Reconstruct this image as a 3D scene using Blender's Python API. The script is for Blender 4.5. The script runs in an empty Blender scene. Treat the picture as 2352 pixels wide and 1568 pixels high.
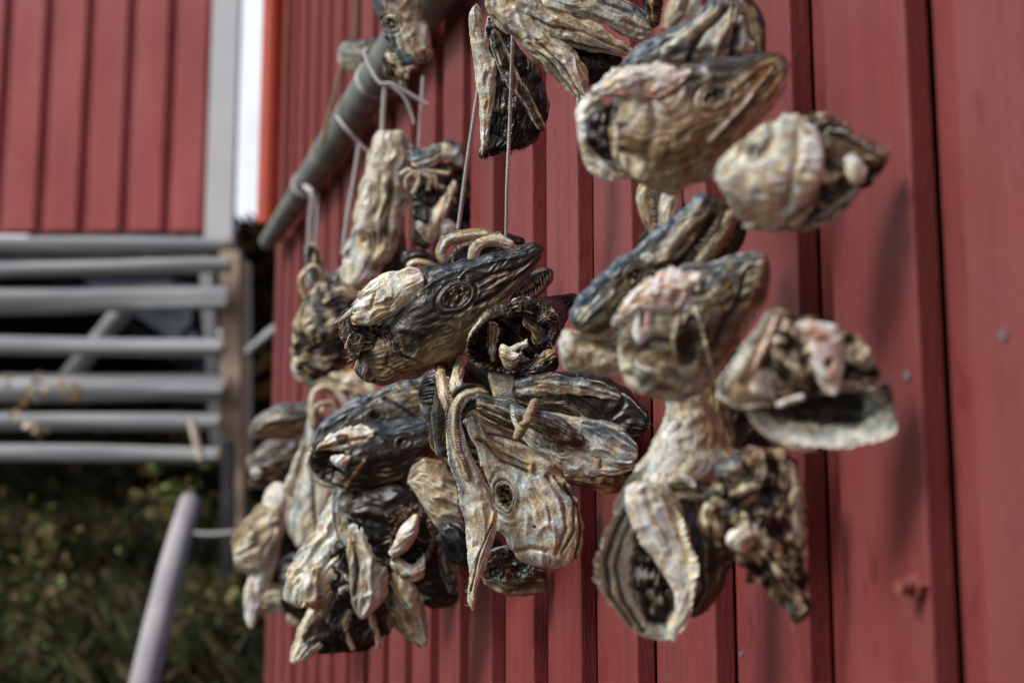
import bpy, math, random
import numpy as np
from mathutils import Vector, Matrix
random.seed(4)
S = bpy.context.scene
COL = S.collection
K = 1.7415                      # photo pixels per working unit
F = 5690/K                      # focal length in working units (50 mm lens)
CX, CY = 1176.0, 784.0
PITCH = math.atan(915/5690)
CAM = np.array([0.0, 0.0, 1.6])
RIGHT = np.array([1.0, 0, 0]); UP = np.array([0, -math.sin(PITCH), math.cos(PITCH)]); FWD = np.array([0, math.cos(PITCH), math.sin(PITCH)])
WA = math.atan(1848*math.cos(PITCH)/5690)           # angle of the red wall to the view
WDIR = np.array([-math.sin(WA), math.cos(WA), 0.0]); WNOR = np.array([-math.cos(WA), -math.sin(WA), 0.0])
WD = 0.6                                           # distance of the wall face from the camera line

def world(x, y, z):
    x = np.asarray(x, float); y = np.asarray(y, float); z = np.asarray(z, float)
    return CAM + (z*(x-CX)/F)[..., None]*RIGHT + (z*(CY-y)/F)[..., None]*UP + z[..., None]*FWD
def wp(x, y, z): return Vector(world(x, y, z))
def on_plane(x, y, dist):
    d = (x-CX)/F*RIGHT + (CY-y)/F*UP + FWD
    k = -dist/np.dot(d, WNOR)
    return CAM + d*k
def crop(ox, oy, s): return lambda x, y: ((ox + x/s)/K, (oy + y/s)/K)
cA = crop(1100, 0, 1.568); cB = crop(2200, 0, 1.568); cC = crop(1200, 850, 1.568); cD = crop(2200, 750, 1.4253)
cE = crop(900, 1500, 1.274); cF = crop(2200, 1500, 1.274); c6 = crop(1300, 900, 2.24); cV = lambda x, y: (float(x), float(y))

# ------------------------------------------------------------------ noise
_rng = np.random.RandomState(11)
_perm = _rng.permutation(256); _perm = np.concatenate([_perm, _perm, _perm])
_grad = _rng.normal(size=(256, 3)); _grad /= np.linalg.norm(_grad, axis=1)[:, None]
def noise(p):
    p = np.asarray(p, float); i = np.floor(p).astype(int); f = p-i; i &= 255
    u = f*f*f*(f*(f*6-15)+10); out = 0
    for dx in (0, 1):
        wx = u[..., 0] if dx else 1-u[..., 0]
        for dy in (0, 1):
            wy = u[..., 1] if dy else 1-u[..., 1]
            for dz in (0, 1):
                wz = u[..., 2] if dz else 1-u[..., 2]
                h = _perm[_perm[_perm[(i[..., 0]+dx) & 255]+((i[..., 1]+dy) & 255)]+((i[..., 2]+dz) & 255)]
                g = _grad[h]
                out = out + wx*wy*wz*(g[..., 0]*(f[..., 0]-dx)+g[..., 1]*(f[..., 1]-dy)+g[..., 2]*(f[..., 2]-dz))
    return out*1.5
def fbm(p, o=3):
    a = 1.0; s = 0; t = 0
    for k in range(o):
        s = s + a*noise(p*(2.03**k)+k*7.3); t += a; a *= .5
    return s/t
def sst(a, b, x):
    t = np.clip((x-a)/(b-a), 0, 1); return t*t*(3-2*t)

# ------------------------------------------------------------------ materials
def nt(name):
    m = bpy.data.materials.new(name); m.use_nodes = True
    n = m.node_tree.nodes; n.clear()
    out = n.new('ShaderNodeOutputMaterial'); b = n.new('ShaderNodeBsdfPrincipled')
    m.node_tree.links.new(b.outputs[0], out.inputs[0])
    return m, m.node_tree.nodes, m.node_tree.links, b
def ramp(n, stops):
    r = n.new('ShaderNodeValToRGB'); e = r.color_ramp.elements
    e[0].position, e[0].color = stops[0][0], (*stops[0][1], 1)
    e[1].position, e[1].color = stops[-1][0], (*stops[-1][1], 1)
    for p, c in stops[1:-1]:
        q = e.new(p); q.color = (*c, 1)
    return r
def mat_fish():
    m, n, l, b = nt('dried_fish_skin')
    a = n.new('ShaderNodeAttribute'); a.attribute_name = 'Col'
    tc = n.new('ShaderNodeTexCoord')
    no = n.new('ShaderNodeTexNoise'); no.inputs['Scale'].default_value = 420; no.inputs['Detail'].default_value = 5
    l.new(tc.outputs['Object'], no.inputs['Vector'])
    n2 = n.new('ShaderNodeTexNoise'); n2.inputs['Scale'].default_value = 90; n2.inputs['Detail'].default_value = 4; n2.inputs['Distortion'].default_value = .8
    l.new(tc.outputs['Object'], n2.inputs['Vector'])
    r = ramp(n, [(.32, (.62, .58, .52)), (.5, (1, 1, 1)), (.72, (1.22, 1.2, 1.16))])
    l.new(no.outputs[0], r.inputs[0])
    r2 = ramp(n, [(.3, (.7, .62, .52)), (.52, (1, 1, 1)), (.75, (1.12, 1.13, 1.15))])
    l.new(n2.outputs[0], r2.inputs[0])
    mx = n.new('ShaderNodeMix'); mx.data_type = 'RGBA'; mx.blend_type = 'MULTIPLY'; mx.inputs[0].default_value = 1
    l.new(a.outputs['Color'], mx.inputs[6]); l.new(r.outputs[0], mx.inputs[7])
    m2 = n.new('ShaderNodeMix'); m2.data_type = 'RGBA'; m2.blend_type = 'MULTIPLY'; m2.inputs[0].default_value = 1
    l.new(mx.outputs[2], m2.inputs[6]); l.new(r2.outputs[0], m2.inputs[7])
    l.new(m2.outputs[2], b.inputs['Base Color'])
    bp = n.new('ShaderNodeBump'); bp.inputs['Strength'].default_value = .45; bp.inputs['Distance'].default_value = .0012
    l.new(no.outputs[0], bp.inputs['Height'])
    b2 = n.new('ShaderNodeBump'); b2.inputs['Strength'].default_value = .35; b2.inputs['Distance'].default_value = .002
    l.new(n2.outputs[0], b2.inputs['Height']); l.new(bp.outputs[0], b2.inputs['Normal'])
    l.new(b2.outputs[0], b.inputs['Normal'])
    rr = n.new('ShaderNodeMapRange'); rr.inputs[3].default_value = .2; rr.inputs[4].default_value = .5
    l.new(n2.outputs[0], rr.inputs[0]); l.new(rr.outputs[0], b.inputs['Roughness'])
    b.inputs['Specular IOR Level'].default_value = .62
    return m
FISH = mat_fish()
def mat_plain(name, c1, c2, scale=8, rough=.7, bump=.2, stretch=(1, 1, 1), dist=.004, det=6, spec=.4, mid=None):
    m, n, l, b = nt(name)
    tc = n.new('ShaderNodeTexCoord'); mp = n.new('ShaderNodeMapping'); mp.inputs['Scale'].default_value = stretch
    l.new(tc.outputs['Object'], mp.inputs[0])
    no = n.new('ShaderNodeTexNoise'); no.inputs['Scale'].default_value = scale; no.inputs['Detail'].default_value = det
    l.new(mp.outputs[0], no.inputs['Vector'])
    st = [(.3, c1), (.7, c2)] if mid is None else [(.3, c1), (.5, mid), (.7, c2)]
    r = ramp(n, st); l.new(no.outputs[0], r.inputs[0]); l.new(r.outputs[0], b.inputs['Base Color'])
    bp = n.new('ShaderNodeBump'); bp.inputs['Strength'].default_value = bump; bp.inputs['Distance'].default_value = dist
    l.new(no.outputs[0], bp.inputs['Height']); l.new(bp.outputs[0], b.inputs['Normal'])
    b.inputs['Roughness'].default_value = rough; b.inputs['Specular IOR Level'].default_value = spec
    return m
def mat_redwood(name, worn=1.0, tone=.80):
    m, n, l, b = nt(name)
    tc = n.new('ShaderNodeTexCoord')
    def tex(sc, st, det=5, dis=0):
        mp = n.new('ShaderNodeMapping'); mp.inputs['Scale'].default_value = st
        l.new(tc.outputs['Object'], mp.inputs[0])
        t = n.new('ShaderNodeTexNoise'); t.inputs['Scale'].default_value = sc; t.inputs['Detail'].default_value = det
        t.inputs['Distortion'].default_value = dis
        l.new(mp.outputs[0], t.inputs['Vector']); return t
    big = tex(5, (1, 1, .35)); grain = tex(60, (1, 1, .035), 6, .6); fine = tex(300, (1, 1, .25), 3); spot = tex(34, (1, 1, .55), 3)
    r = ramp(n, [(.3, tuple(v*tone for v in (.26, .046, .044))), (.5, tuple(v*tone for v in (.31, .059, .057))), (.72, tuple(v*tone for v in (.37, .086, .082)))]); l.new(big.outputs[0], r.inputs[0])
    r2 = ramp(n, [(.28, (.72, .66, .66)), (.5, (1, 1, 1)), (.8, (1.1, 1.14, 1.14))]); l.new(grain.outputs[0], r2.inputs[0])
    m1 = n.new('ShaderNodeMix'); m1.data_type = 'RGBA'; m1.blend_type = 'MULTIPLY'; m1.inputs[0].default_value = .7*worn
    l.new(r.outputs[0], m1.inputs[6]); l.new(r2.outputs[0], m1.inputs[7])
    fade = tex(2.2, (1, 1, .5), 4, .5); rf = ramp(n, [(.42, (0, 0, 0)), (.68, (.55, .55, .55))]); l.new(fade.outputs[0], rf.inputs[0])
    mf = n.new('ShaderNodeMix'); mf.data_type = 'RGBA'; l.new(rf.outputs[0], mf.inputs[0]); l.new(m1.outputs[2], mf.inputs[6]); mf.inputs[7].default_value = (.33*tone, .105*tone, .092*tone, 1); m1 = mf
    rs = ramp(n, [(.27, (1, 1, 1)), (.36, (0, 0, 0))]); l.new(spot.outputs[0], rs.inputs[0])
    m2 = n.new('ShaderNodeMix'); m2.data_type = 'RGBA'; l.new(rs.outputs[0], m2.inputs[0])
    l.new(m1.outputs[2], m2.inputs[6]); m2.inputs[7].default_value = (.19, .036, .034, 1)
    l.new(m2.outputs[2], b.inputs['Base Color'])
    ad = n.new('ShaderNodeMath'); ad.operation = 'ADD'; l.new(grain.outputs[0], ad.inputs[0]); l.new(fine.outputs[0], ad.inputs[1])
    bp = n.new('ShaderNodeBump'); bp.inputs['Strength'].default_value = .5; bp.inputs['Distance'].default_value = .002
    l.new(ad.outputs[0], bp.inputs['Height']); l.new(bp.outputs[0], b.inputs['Normal'])
    rv = n.new('ShaderNodeMapRange'); rv.inputs[1].default_value = .3; rv.inputs[2].default_value = .7; rv.inputs[3].default_value = .38; rv.inputs[4].default_value = .62; l.new(spot.outputs[0], rv.inputs[0]); l.new(rv.outputs[0], b.inputs['Roughness'])
    return m
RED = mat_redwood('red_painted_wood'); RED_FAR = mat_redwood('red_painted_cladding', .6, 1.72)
CRACK = mat_plain('dark_gap_timber', (.012, .006, .005), (.02, .01, .008))
WHITE = mat_plain('white_painted_wood', (.8, .81, .82), (.88, .88, .88), 5, .5, .1)
GREYLOG = mat_plain('weathered_grey_log', (.30, .32, .34), (.58, .59, .59), 14, .8, .5, (.12, 1, 1), .01, mid=(.43, .45, .47))
GREYPOLE = mat_plain('weathered_grey_pole', (.17, .19, .185), (.33, .33, .30), 18, .75, .4, (1, 1, 1), .004, mid=(.24, .26, .25))
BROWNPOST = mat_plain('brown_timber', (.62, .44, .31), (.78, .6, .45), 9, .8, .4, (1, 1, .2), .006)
SUNLITPALE = mat_plain('sunlit_pale_timber', (.82, .68, .46), (.9, .8, .62), 9, .8, .3, (1, 1, .2), .004)  # pale timber with warm sunlight put into its colour
DARKPOST = mat_plain('dark_timber', (.03, .03, .035), (.07, .065, .07), 9, .8, .3)
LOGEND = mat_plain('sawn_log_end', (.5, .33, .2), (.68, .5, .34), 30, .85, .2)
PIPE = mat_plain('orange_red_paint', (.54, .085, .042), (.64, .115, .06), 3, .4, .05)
PALEPOLE = mat_plain('pale_barked_pole', (.38, .38, .39), (.58, .57, .59), 9, .8, .3, (1, 1, .3), .004, mid=(.48, .47, .49))
STRING = mat_plain('off_white_twine', (.60, .60, .61), (.82, .81, .8), 300, .9, .3)
STRING2 = mat_plain('old_beige_rope', (.33, .25, .15), (.5, .4, .27), 300, .9, .4)
METAL = mat_plain('grey_steel_nail', (.12, .13, .15), (.24, .25, .27), 200, .45, .2)
REDMETAL = mat_plain('red_painted_bolt', (.25, .05, .05), (.36, .12, .11), 120, .5, .3)
SOIL = mat_plain('dark_soil', (.018, .016, .012), (.05, .045, .03), 3, .95, .5, dist=.05)
ROOF = mat_plain('grey_roof_sheet', (.1, .1, .1), (.16, .16, .16), 3, .7, .1)

# ------------------------------------------------------------------ mesh helpers
def tag(o, label=None, cat=None, group=None, kind=None):
    if label: o['label'] = label
    if cat: o['category'] = cat
    if group: o['group'] = group
    if kind: o['kind'] = kind
    return o
def empty(name, loc):
    o = bpy.data.objects.new(name, None); COL.objects.link(o); o.location = loc; o.empty_display_size = .05; return o
def mesh_obj(name, v, faces, mat, parent=None, col=None, smooth=True, origin=None):
    v = np.asarray(v, float)
    if parent is not None: org = np.array(parent.location)
    elif origin is not None: org = np.array(origin)
    else: org = v.mean(0)
    me = bpy.data.meshes.new(name)
    if isinstance(faces, np.ndarray):
        me.vertices.add(len(v)); me.vertices.foreach_set('co', (v-org).astype(np.float32).ravel())
        k = faces.shape[1]; me.loops.add(faces.size); me.loops.foreach_set('vertex_index', faces.astype(np.int32).ravel())
        me.polygons.add(len(faces)); me.polygons.foreach_set('loop_start', np.arange(0, faces.size, k, dtype=np.int32))
        me.polygons.foreach_set('loop_total', np.full(len(faces), k, np.int32))
        me.update(calc_edges=True)
    else:
        me.from_pydata((v-org).tolist(), [], faces)
    me.polygons.foreach_set('use_smooth', np.full(len(me.polygons), smooth))
    if col is not None:
        a = me.color_attributes.new('Col', 'FLOAT_COLOR', 'POINT')
        c = np.ones((len(v), 4), np.float32); c[:, :3] = np.clip(col, 0, 1); a.data.foreach_set('color', c.ravel())
    me.materials.append(mat); me.update()
    o = bpy.data.objects.new(name, me); COL.objects.link(o)
    if parent is not None: o.parent = parent
    else: o.location = org
    return o
def grid_faces(m, n, closed=True):
    i = np.arange(m-1)[:, None]; j = np.arange(n if closed else n-1)[None, :]; j2 = (j+1) % n
    return np.stack([i*n+j+0*i, i*n+j2, (i+1)*n+j2, (i+1)*n+j+0*i], -1).reshape(-1, 4)
def catmull(P, m):
    P = np.asarray(P, float); n = len(P)
    if n == 2: t = np.linspace(0, 1, m)[:, None]; return P[0]*(1-t)+P[1]*t
    Q = np.vstack([2*P[0]-P[1], P, 2*P[-1]-P[-2]])
    d = np.linalg.norm(np.diff(P[:, :3], axis=0), axis=1)+1e-3
    L = np.concatenate([[0], np.cumsum(d)]); s = np.linspace(0, L[-1], m)
    k = np.clip(np.searchsorted(L, s, side='right')-1, 0, n-2); t = ((s-L[k])/d[k])[:, None]
    p0, p1, p2, p3 = Q[k], Q[k+1], Q[k+2], Q[k+3]
    return .5*((2*p1)+(-p0+p2)*t+(2*p0-5*p1+4*p2-p3)*t*t+(-p0+3*p1-3*p2+p3)*t**3)

C = dict(cream=(.56, .51, .41), bone=(.68, .66, .60), grey=(.38, .40, .38), blue=(.11, .145, .19), ink=(.035, .042, .055), brown=(.125, .080, .046), dark=(.035, .024, .018),
         tan=(.31, .22, .135), rust=(.22, .085, .035), gold=(.36, .22, .10), olive=(.19, .145, .075), pink=(.80, .60, .58), rawred=(.55, .22, .15), white=(.74, .74, .73), red=(.42, .10, .06), amber=(.27, .155, .085), black=(.012, .010, .010), umber=(.058, .042, .031))
C = {k: np.array(v)*(1.0 if k in ('black', 'dark', 'ink') else 1.22) for k, v in C.items()}
# (dorsal, side, ventral, crease)
STY = dict(pale=('grey', 'bone', 'cream', 'tan'), dark=('ink', 'umber', 'brown', 'dark'), brown=('blue', 'brown', 'tan', 'umber'), mixed=('blue', 'cream', 'grey', 'brown'), bluish=('blue', 'grey', 'bone', 'umber'),
           tan=('tan', 'cream', 'grey', 'brown'), flesh=('white', 'bone', 'cream', 'tan'), pinkflesh=('white', 'pink', 'white', 'rawred'), jaw=('gold', 'cream', 'gold', 'brown'), jawpale=('bone', 'cream', 'bone', 'tan'),
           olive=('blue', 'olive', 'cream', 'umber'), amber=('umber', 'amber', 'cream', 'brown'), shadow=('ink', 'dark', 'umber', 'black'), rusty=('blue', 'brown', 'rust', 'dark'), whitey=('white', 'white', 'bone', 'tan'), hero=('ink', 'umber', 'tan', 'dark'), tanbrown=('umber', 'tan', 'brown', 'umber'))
def seg_dist(x, y, pts):
    best = np.full(x.shape, 1e9)
    for (x0, y0), (x1, y1) in zip(pts[:-1], pts[1:]):
        dx, dy = x1-x0, y1-y0; t = np.clip(((x-x0)*dx+(y-y0)*dy)/(dx*dx+dy*dy+1e-6), 0, 1)
        best = np.minimum(best, np.hypot(x-x0-t*dx, y-y0-t*dy))
    return best
SEED = [0]
def sculpt(name, parent, z0, Cn, A, B, style='pale', wr=3.0, sp=13, stretch=5, lump=5, mess=0, messcol=None, ex=1.0, cav=0, round0=.06, round1=.06, feats=(), ragged=0, step=2.0, curl=0, seed=None, sheet=None, edge=.06, cavcol=('black', 'umber', 'rust', 'cream'), messfrom=None):
    """loft of rings (centre, half axis A, half axis B), all in working units about depth z0, then sculpted and coloured"""
    if sheet is None: sheet = name in ('gill_cover', 'strap', 'skin_flap', 'gill_rim', 'skin_edge', 'dangling_flesh', 'lower_shell', 'throat_skin')
    if sheet:
        Rn = np.linalg.norm(A, axis=1); B = np.stack([0*Rn, 0*Rn, np.maximum(Rn*.07, 1.3)], 1)+B*.04; curl = curl or .38; ragged = ragged or 5; ex = 1.0; edge *= 1.3
    elif ex == 1.0: ex = 1.2
    SEED[0] += 1; sd = (seed if seed is not None else SEED[0])*3.71
    near = z0 < 1.35; wr *= .62 if near else .88; soft = .6 if near else .85
    L = np.sum(np.linalg.norm(np.diff(Cn, axis=0), axis=1)); R = max(np.linalg.norm(A, axis=1).max(), 1); Rb = max(np.linalg.norm(B, axis=1).max(), 1)
    m = int(np.clip(L/step, 24, 320)); n = int(np.clip(2*math.pi*math.sqrt((R*R+Rb*Rb)/2)/step, 28, 360))
    X = catmull(np.hstack([Cn, A, B]), m); c, a, b = X[:, :3], X[:, 3:6], X[:, 6:]
    u = np.linspace(0, 1, m)
    k = np.ones(m)
    if not cav and round0: q = np.clip(u/round0, 0, 1); k *= np.sqrt(np.clip(1-(1-q)**2, 0, 1))
    if round1: q = np.clip((1-u)/round1, 0, 1); k *= np.sqrt(np.clip(1-(1-q)**2, 0, 1))
    a = a*k[:, None]; b = b*k[:, None]
    inner = np.zeros(m)
    if cav:
        mi = max(int(min(R, Rb)/step*1.2), 14); q = np.linspace(0.03, 1, mi); rad = np.cos(q*math.pi/2)**.8*.93
        ax = c[min(4, m-1)]-c[0]; ax = ax/(np.linalg.norm(ax)+1e-6)
        off = np.sin(q*math.pi/2)*cav
        ci = c[0]+off[:, None]*ax; ai = a[0][None]*rad[:, None]; bi = b[0][None]*rad[:, None]
        c = np.vstack([ci[::-1], c]); a = np.vstack([ai[::-1], a]); b = np.vstack([bi[::-1], b])
        inner = np.concatenate([np.clip(q*6, 0, 1)[::-1], inner]); u = np.concatenate([-q[::-1]*mi/m, u]); m += mi
    sg = np.cumsum(np.concatenate([[0], np.linalg.norm(np.diff(c, axis=0), axis=1)]))
    je = [edge*1.8*noise(np.stack([sg/42, 0*sg+k_*5, 0*sg+sd], -1)) for k_ in (0, 1)]; jf = [(edge*1.5 if sheet else 0)*np.abs(noise(np.stack([sg/13, 0*sg+k_*5, 0*sg+sd+3], -1))) for k_ in (0, 1)]
    th = np.linspace(0, 2*math.pi, n, endpoint=False)
    ca = np.sign(np.cos(th))*np.abs(np.cos(th))**ex; sa = np.sign(np.sin(th))*np.abs(np.sin(th))**ex
    wj = ca[None, :]*.5+.5; jj = 1+je[0][:, None]*wj+je[1][:, None]*(1-wj)-(jf[0][:, None]*wj+jf[1][:, None]*(1-wj))*np.abs(ca[None, :])**5
    P = c[:, None]+a[:, None]*(ca[None, :]*jj)[..., None]+b[:, None]*sa[None, :, None]
    if curl: P[..., 2] += curl*(ca[None, :]**2)*np.linalg.norm(a, axis=1)[:, None]
    if ragged:
        tg = c[min(3, m-1)]-c[0]; tg /= np.linalg.norm(tg)+1e-6
        uu = np.clip(np.abs(u), 0, 1)
        rn = noise(np.stack([np.cos(th)*3.1, np.sin(th)*3.1, np.full(n, sd)], -1))+.6*noise(np.stack([np.cos(th)*9, np.sin(th)*9, np.full(n, sd+4)], -1))
        P += (np.exp(-uu*9)[:, None]*rn[None]*ragged*2)[..., None]*tg
    # normals
    du = np.gradient(P, axis=0); dv = np.roll(P, -1, 1)-np.roll(P, 1, 1)
    N = np.cross(du, dv); N /= np.linalg.norm(N, axis=2)[..., None]+1e-9
    if np.sum(N*(P-c[:, None])*(1-inner)[:, None, None]) < 0: N = -N
    x, y = P[..., 0], P[..., 1]
    s = (u*L)[:, None]+0*x
    cir = math.sqrt((R*R+Rb*Rb)/2)
    q0 = np.stack([s/max(sp*stretch*1.6, cir*3.0), ca[None]*cir/sp+0*x, sa[None]*Rb*1.3/sp+0*x], -1)
    warp = np.stack([noise(P/60+sd), noise(P/60+sd+9), noise(P/60+sd+19)], -1)
    n1 = noise(q0+warp*.75+sd); n2 = noise(q0*2.3+warp*1.1+sd+31); n5 = noise(q0*np.array([.9, 2.1, 2.1])+warp*1.1+sd+77); n4 = noise(P/np.array([90.0, 80.0, 70.0])+.5*warp+sd+13); low = fbm(P/(R*.9+20)+sd, 3); iso = fbm(P/11.0+sd, 3)
    n3 = noise(q0*np.array([.6, .45, .45])+warp*.9+sd+51)
    fade = np.clip(np.linalg.norm(a, axis=1)/max(R*.45, 1), .15, 1)[:, None]
    am = .16+.95*sst(-.25, .3, fbm(P/48.0+sd+33, 2))
    h = ((.5-np.abs(n1)**.8*1.5)*wr*1.15+(np.abs(n2)**.8-.25)*wr*.5)*am+(.35-np.abs(n3))*wr*2.4+low*lump*1.1+(.3-np.sqrt(n4*n4+.01))*lump*1.1+iso*wr*(.1 if near else .2)
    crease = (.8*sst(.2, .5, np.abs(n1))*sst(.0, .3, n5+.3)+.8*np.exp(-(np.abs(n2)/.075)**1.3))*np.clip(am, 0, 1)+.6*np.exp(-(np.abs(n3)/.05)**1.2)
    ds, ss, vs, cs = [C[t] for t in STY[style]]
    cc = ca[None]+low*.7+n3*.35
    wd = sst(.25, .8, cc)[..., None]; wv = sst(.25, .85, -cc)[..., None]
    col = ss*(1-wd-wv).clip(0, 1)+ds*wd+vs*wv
    pt = fbm(P/26.0+sd+70, 3)
    alt = sst(.0, .3, pt)[..., None]*.75; col = col*(1-alt)+(.35*col+.65*cs)*alt
    bl = sst(.05, .35, fbm(P/44.0+sd+90, 2)+.2*n5)[..., None]*.6; col = col*(1-bl)+np.array([.22, .285, .34])*bl*col.mean(-1, keepdims=True)/.28+0*col
    ams = np.clip(am, .25, 1)[..., None]; sk = sst(.12, .42, n5)[..., None]*.5*ams; col = col*(1-sk)+(.35*col+.65*cs)*sk; sk = sst(.15, .45, -n5+.25*pt)[..., None]*.5*sst(.02, .12, col.mean(-1, keepdims=True)); col = col*(1-sk)+C['cream']*1.1*sk
    gd = sst(.05, .35, noise(P/31.0+sd+120)+.3*n5)[..., None]*.48; col = col*(1-gd)+col.mean(-1, keepdims=True)*np.array([1.35, .95, .58])*gd
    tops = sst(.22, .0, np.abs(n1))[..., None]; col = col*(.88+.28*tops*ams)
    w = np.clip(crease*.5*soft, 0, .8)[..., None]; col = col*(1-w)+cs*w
    if sheet:
        er = (sst(.86, .98, np.abs(ca[None])+.06*n5)*.6)[..., None]; col = col*(1-er)+C['bone']*.85*er
    # messy torn tissue
    mess_w = inner.copy()[:, None]+0*x
    if mess: mess_w = np.maximum(mess_w, min(1, mess/6) if messfrom is None else min(1, mess/6)*sst(messfrom[0], messfrom[1], u)[:, None])
    if mess or cav:
        amp = mess if mess else max(6, min(cav, R)*.16)
        Q = P/21.0+sd; Q = Q+1.1*np.stack([noise(Q), noise(Q+5), noise(Q+11)], -1)
        r1 = 1-np.abs(noise(Q))*2.2; r2 = 1-np.abs(noise(q0*np.array([2.2, 2.4, 2.4])+warp*1.2+sd+3))*2.4; r3 = noise(P/30.0+sd+40)
        hm = (r1*.18+r2*.5+r3*.95)*amp
        k0, k1, k2, k3 = [C[t] for t in (messcol or cavcol)]
        tt = (.30+.75*r3+.34*(r1-.5)+.25*(r2-.5)+.45*noise(P/26+sd+60)+.7*noise(q0*np.array([1.6, 1.0, 1.0])+warp*1.3+sd+60)+.45*noise(q0*np.array([2.6, 2.8, 2.8])+warp*1.6+sd+64))[..., None]
        mc = k0+(k1-k0)*np.clip(tt*3, 0, 1); mc = mc+(k2-mc)*np.clip(tt*3-1, 0, 1); mc = mc+(k3-mc)*np.clip(tt*3-2, 0, 1)
        h = h*(1-mess_w)+hm*mess_w; col = col*(1-mess_w[..., None])+mc*mess_w[..., None]
    for f in feats:
        if f[0] == 'line':          # pts, width, height, colour, strength
            _, pts, wd_, hh, cn, st = f; d = seg_dist(x+warp[..., 0]*3, y+warp[..., 1]*3, pts); g = np.exp(-(d/wd_)**2)
            h = h+hh*g
            if cn: g2 = (g*st)[..., None]; col = col*(1-g2)+C[cn]*g2
        elif f[0] == 'blob':        # x, y, rx, ry, rot, height, colour, strength, edge
            _, bx, by, rx, ry, rot, hh, cn, st = f; r = math.radians(rot); X1 = (x-bx)*math.cos(r)+(y-by)*math.sin(r); Y1 = -(x-bx)*math.sin(r)+(y-by)*math.cos(r)
            d = np.hypot(X1/rx, Y1/ry)+low*.35+iso*.18; g = 1-sst(.75, 1.12, d); h = h+hh*np.sqrt(np.clip(1-d*d, 0, 1))
            if cn: g2 = (g*st)[..., None]; col = col*(1-g2)+C[cn]*(.8+.5*tops)*g2*(1-.35*w)+0*g2
        elif f[0] == 'eye':         # x, y, rx, ry, rot, ringcolour
            _, bx, by, rx, ry, rot, cn = f; r = math.radians(rot); X1 = (x-bx)*math.cos(r)+(y-by)*math.sin(r); Y1 = -(x-bx)*math.sin(r)+(y-by)*math.cos(r)
            d = np.hypot(X1/rx, Y1/ry)+low*.22+iso*.05+.14*noise(P/34+sd); sc = min(rx, ry)
            rs_ = 1.0 if min(rx, ry) > 26 else .55
            prof = .17*rs_*np.exp(-((d-1.1)/.1)**2)+.05*np.exp(-((d-.84)/.07)**2)-.06*np.exp(-((d-.97)/.05)**2)-.12*np.exp(-((d-1.4)/.12)**2)-(.5 if rs_ == 1 else .36)*sst(.9, .3, d+.25*noise(P/18+sd+8))
            damp = sst(1.7, 1.0, d); h = h*(1-damp*.7)+prof*sc+(sst(.85, .5, d)*(iso*sc*.7+(.3-np.abs(noise(P/9+sd)))*sc*.35))
            ring = np.exp(-((d-1.08)/.1)**2)[..., None]*(.35+.6*sst(-.3, .3, noise(P/22+sd)))[..., None]*rs_; col = col*(1-ring)+C[cn]*ring
            g2 = (np.exp(-((d-.96)/.05)**2)*.7)[..., None]; col = col*(1-g2)+C['dark']*g2
            ins = sst(.8, .6, d)[..., None]; ic = (C['umber']*.7 if rs_ == 1 else C[cn]*.45)+(C['gold']-C['umber'])*sst(.1, .6, iso)[..., None]; col = col*(1-ins)+ic*ins
    if sheet: N = np.zeros_like(N); N[..., 2] = -1.0
    P = P+N*(h*np.maximum(fade, inner[:, None]))[..., None]
    Z = z0*(1+P[..., 2]/F)
    W = world(P[..., 0], P[..., 1], Z)
    fc = grid_faces(m, n)
    V = W.reshape(-1, 3); col = np.clip(col, .003, .9); lum = col.mean(-1, keepdims=True); lum2 = col.mean(-1, keepdims=True); col = np.clip(lum2+(col-lum2)*1.22, .002, .9); col = col*np.clip(lum/.24, .05, 1.6)**.6*1.06*np.array([.96, 1.02, .99])
    cl = col.reshape(-1, 3)*(1+.12*noise(P/3.0+sd).reshape(-1, 1))
    fl = fc.tolist() if False else fc
    return mesh_obj(name, V, fl, FISH, parent, cl)
HEADS = []
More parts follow.
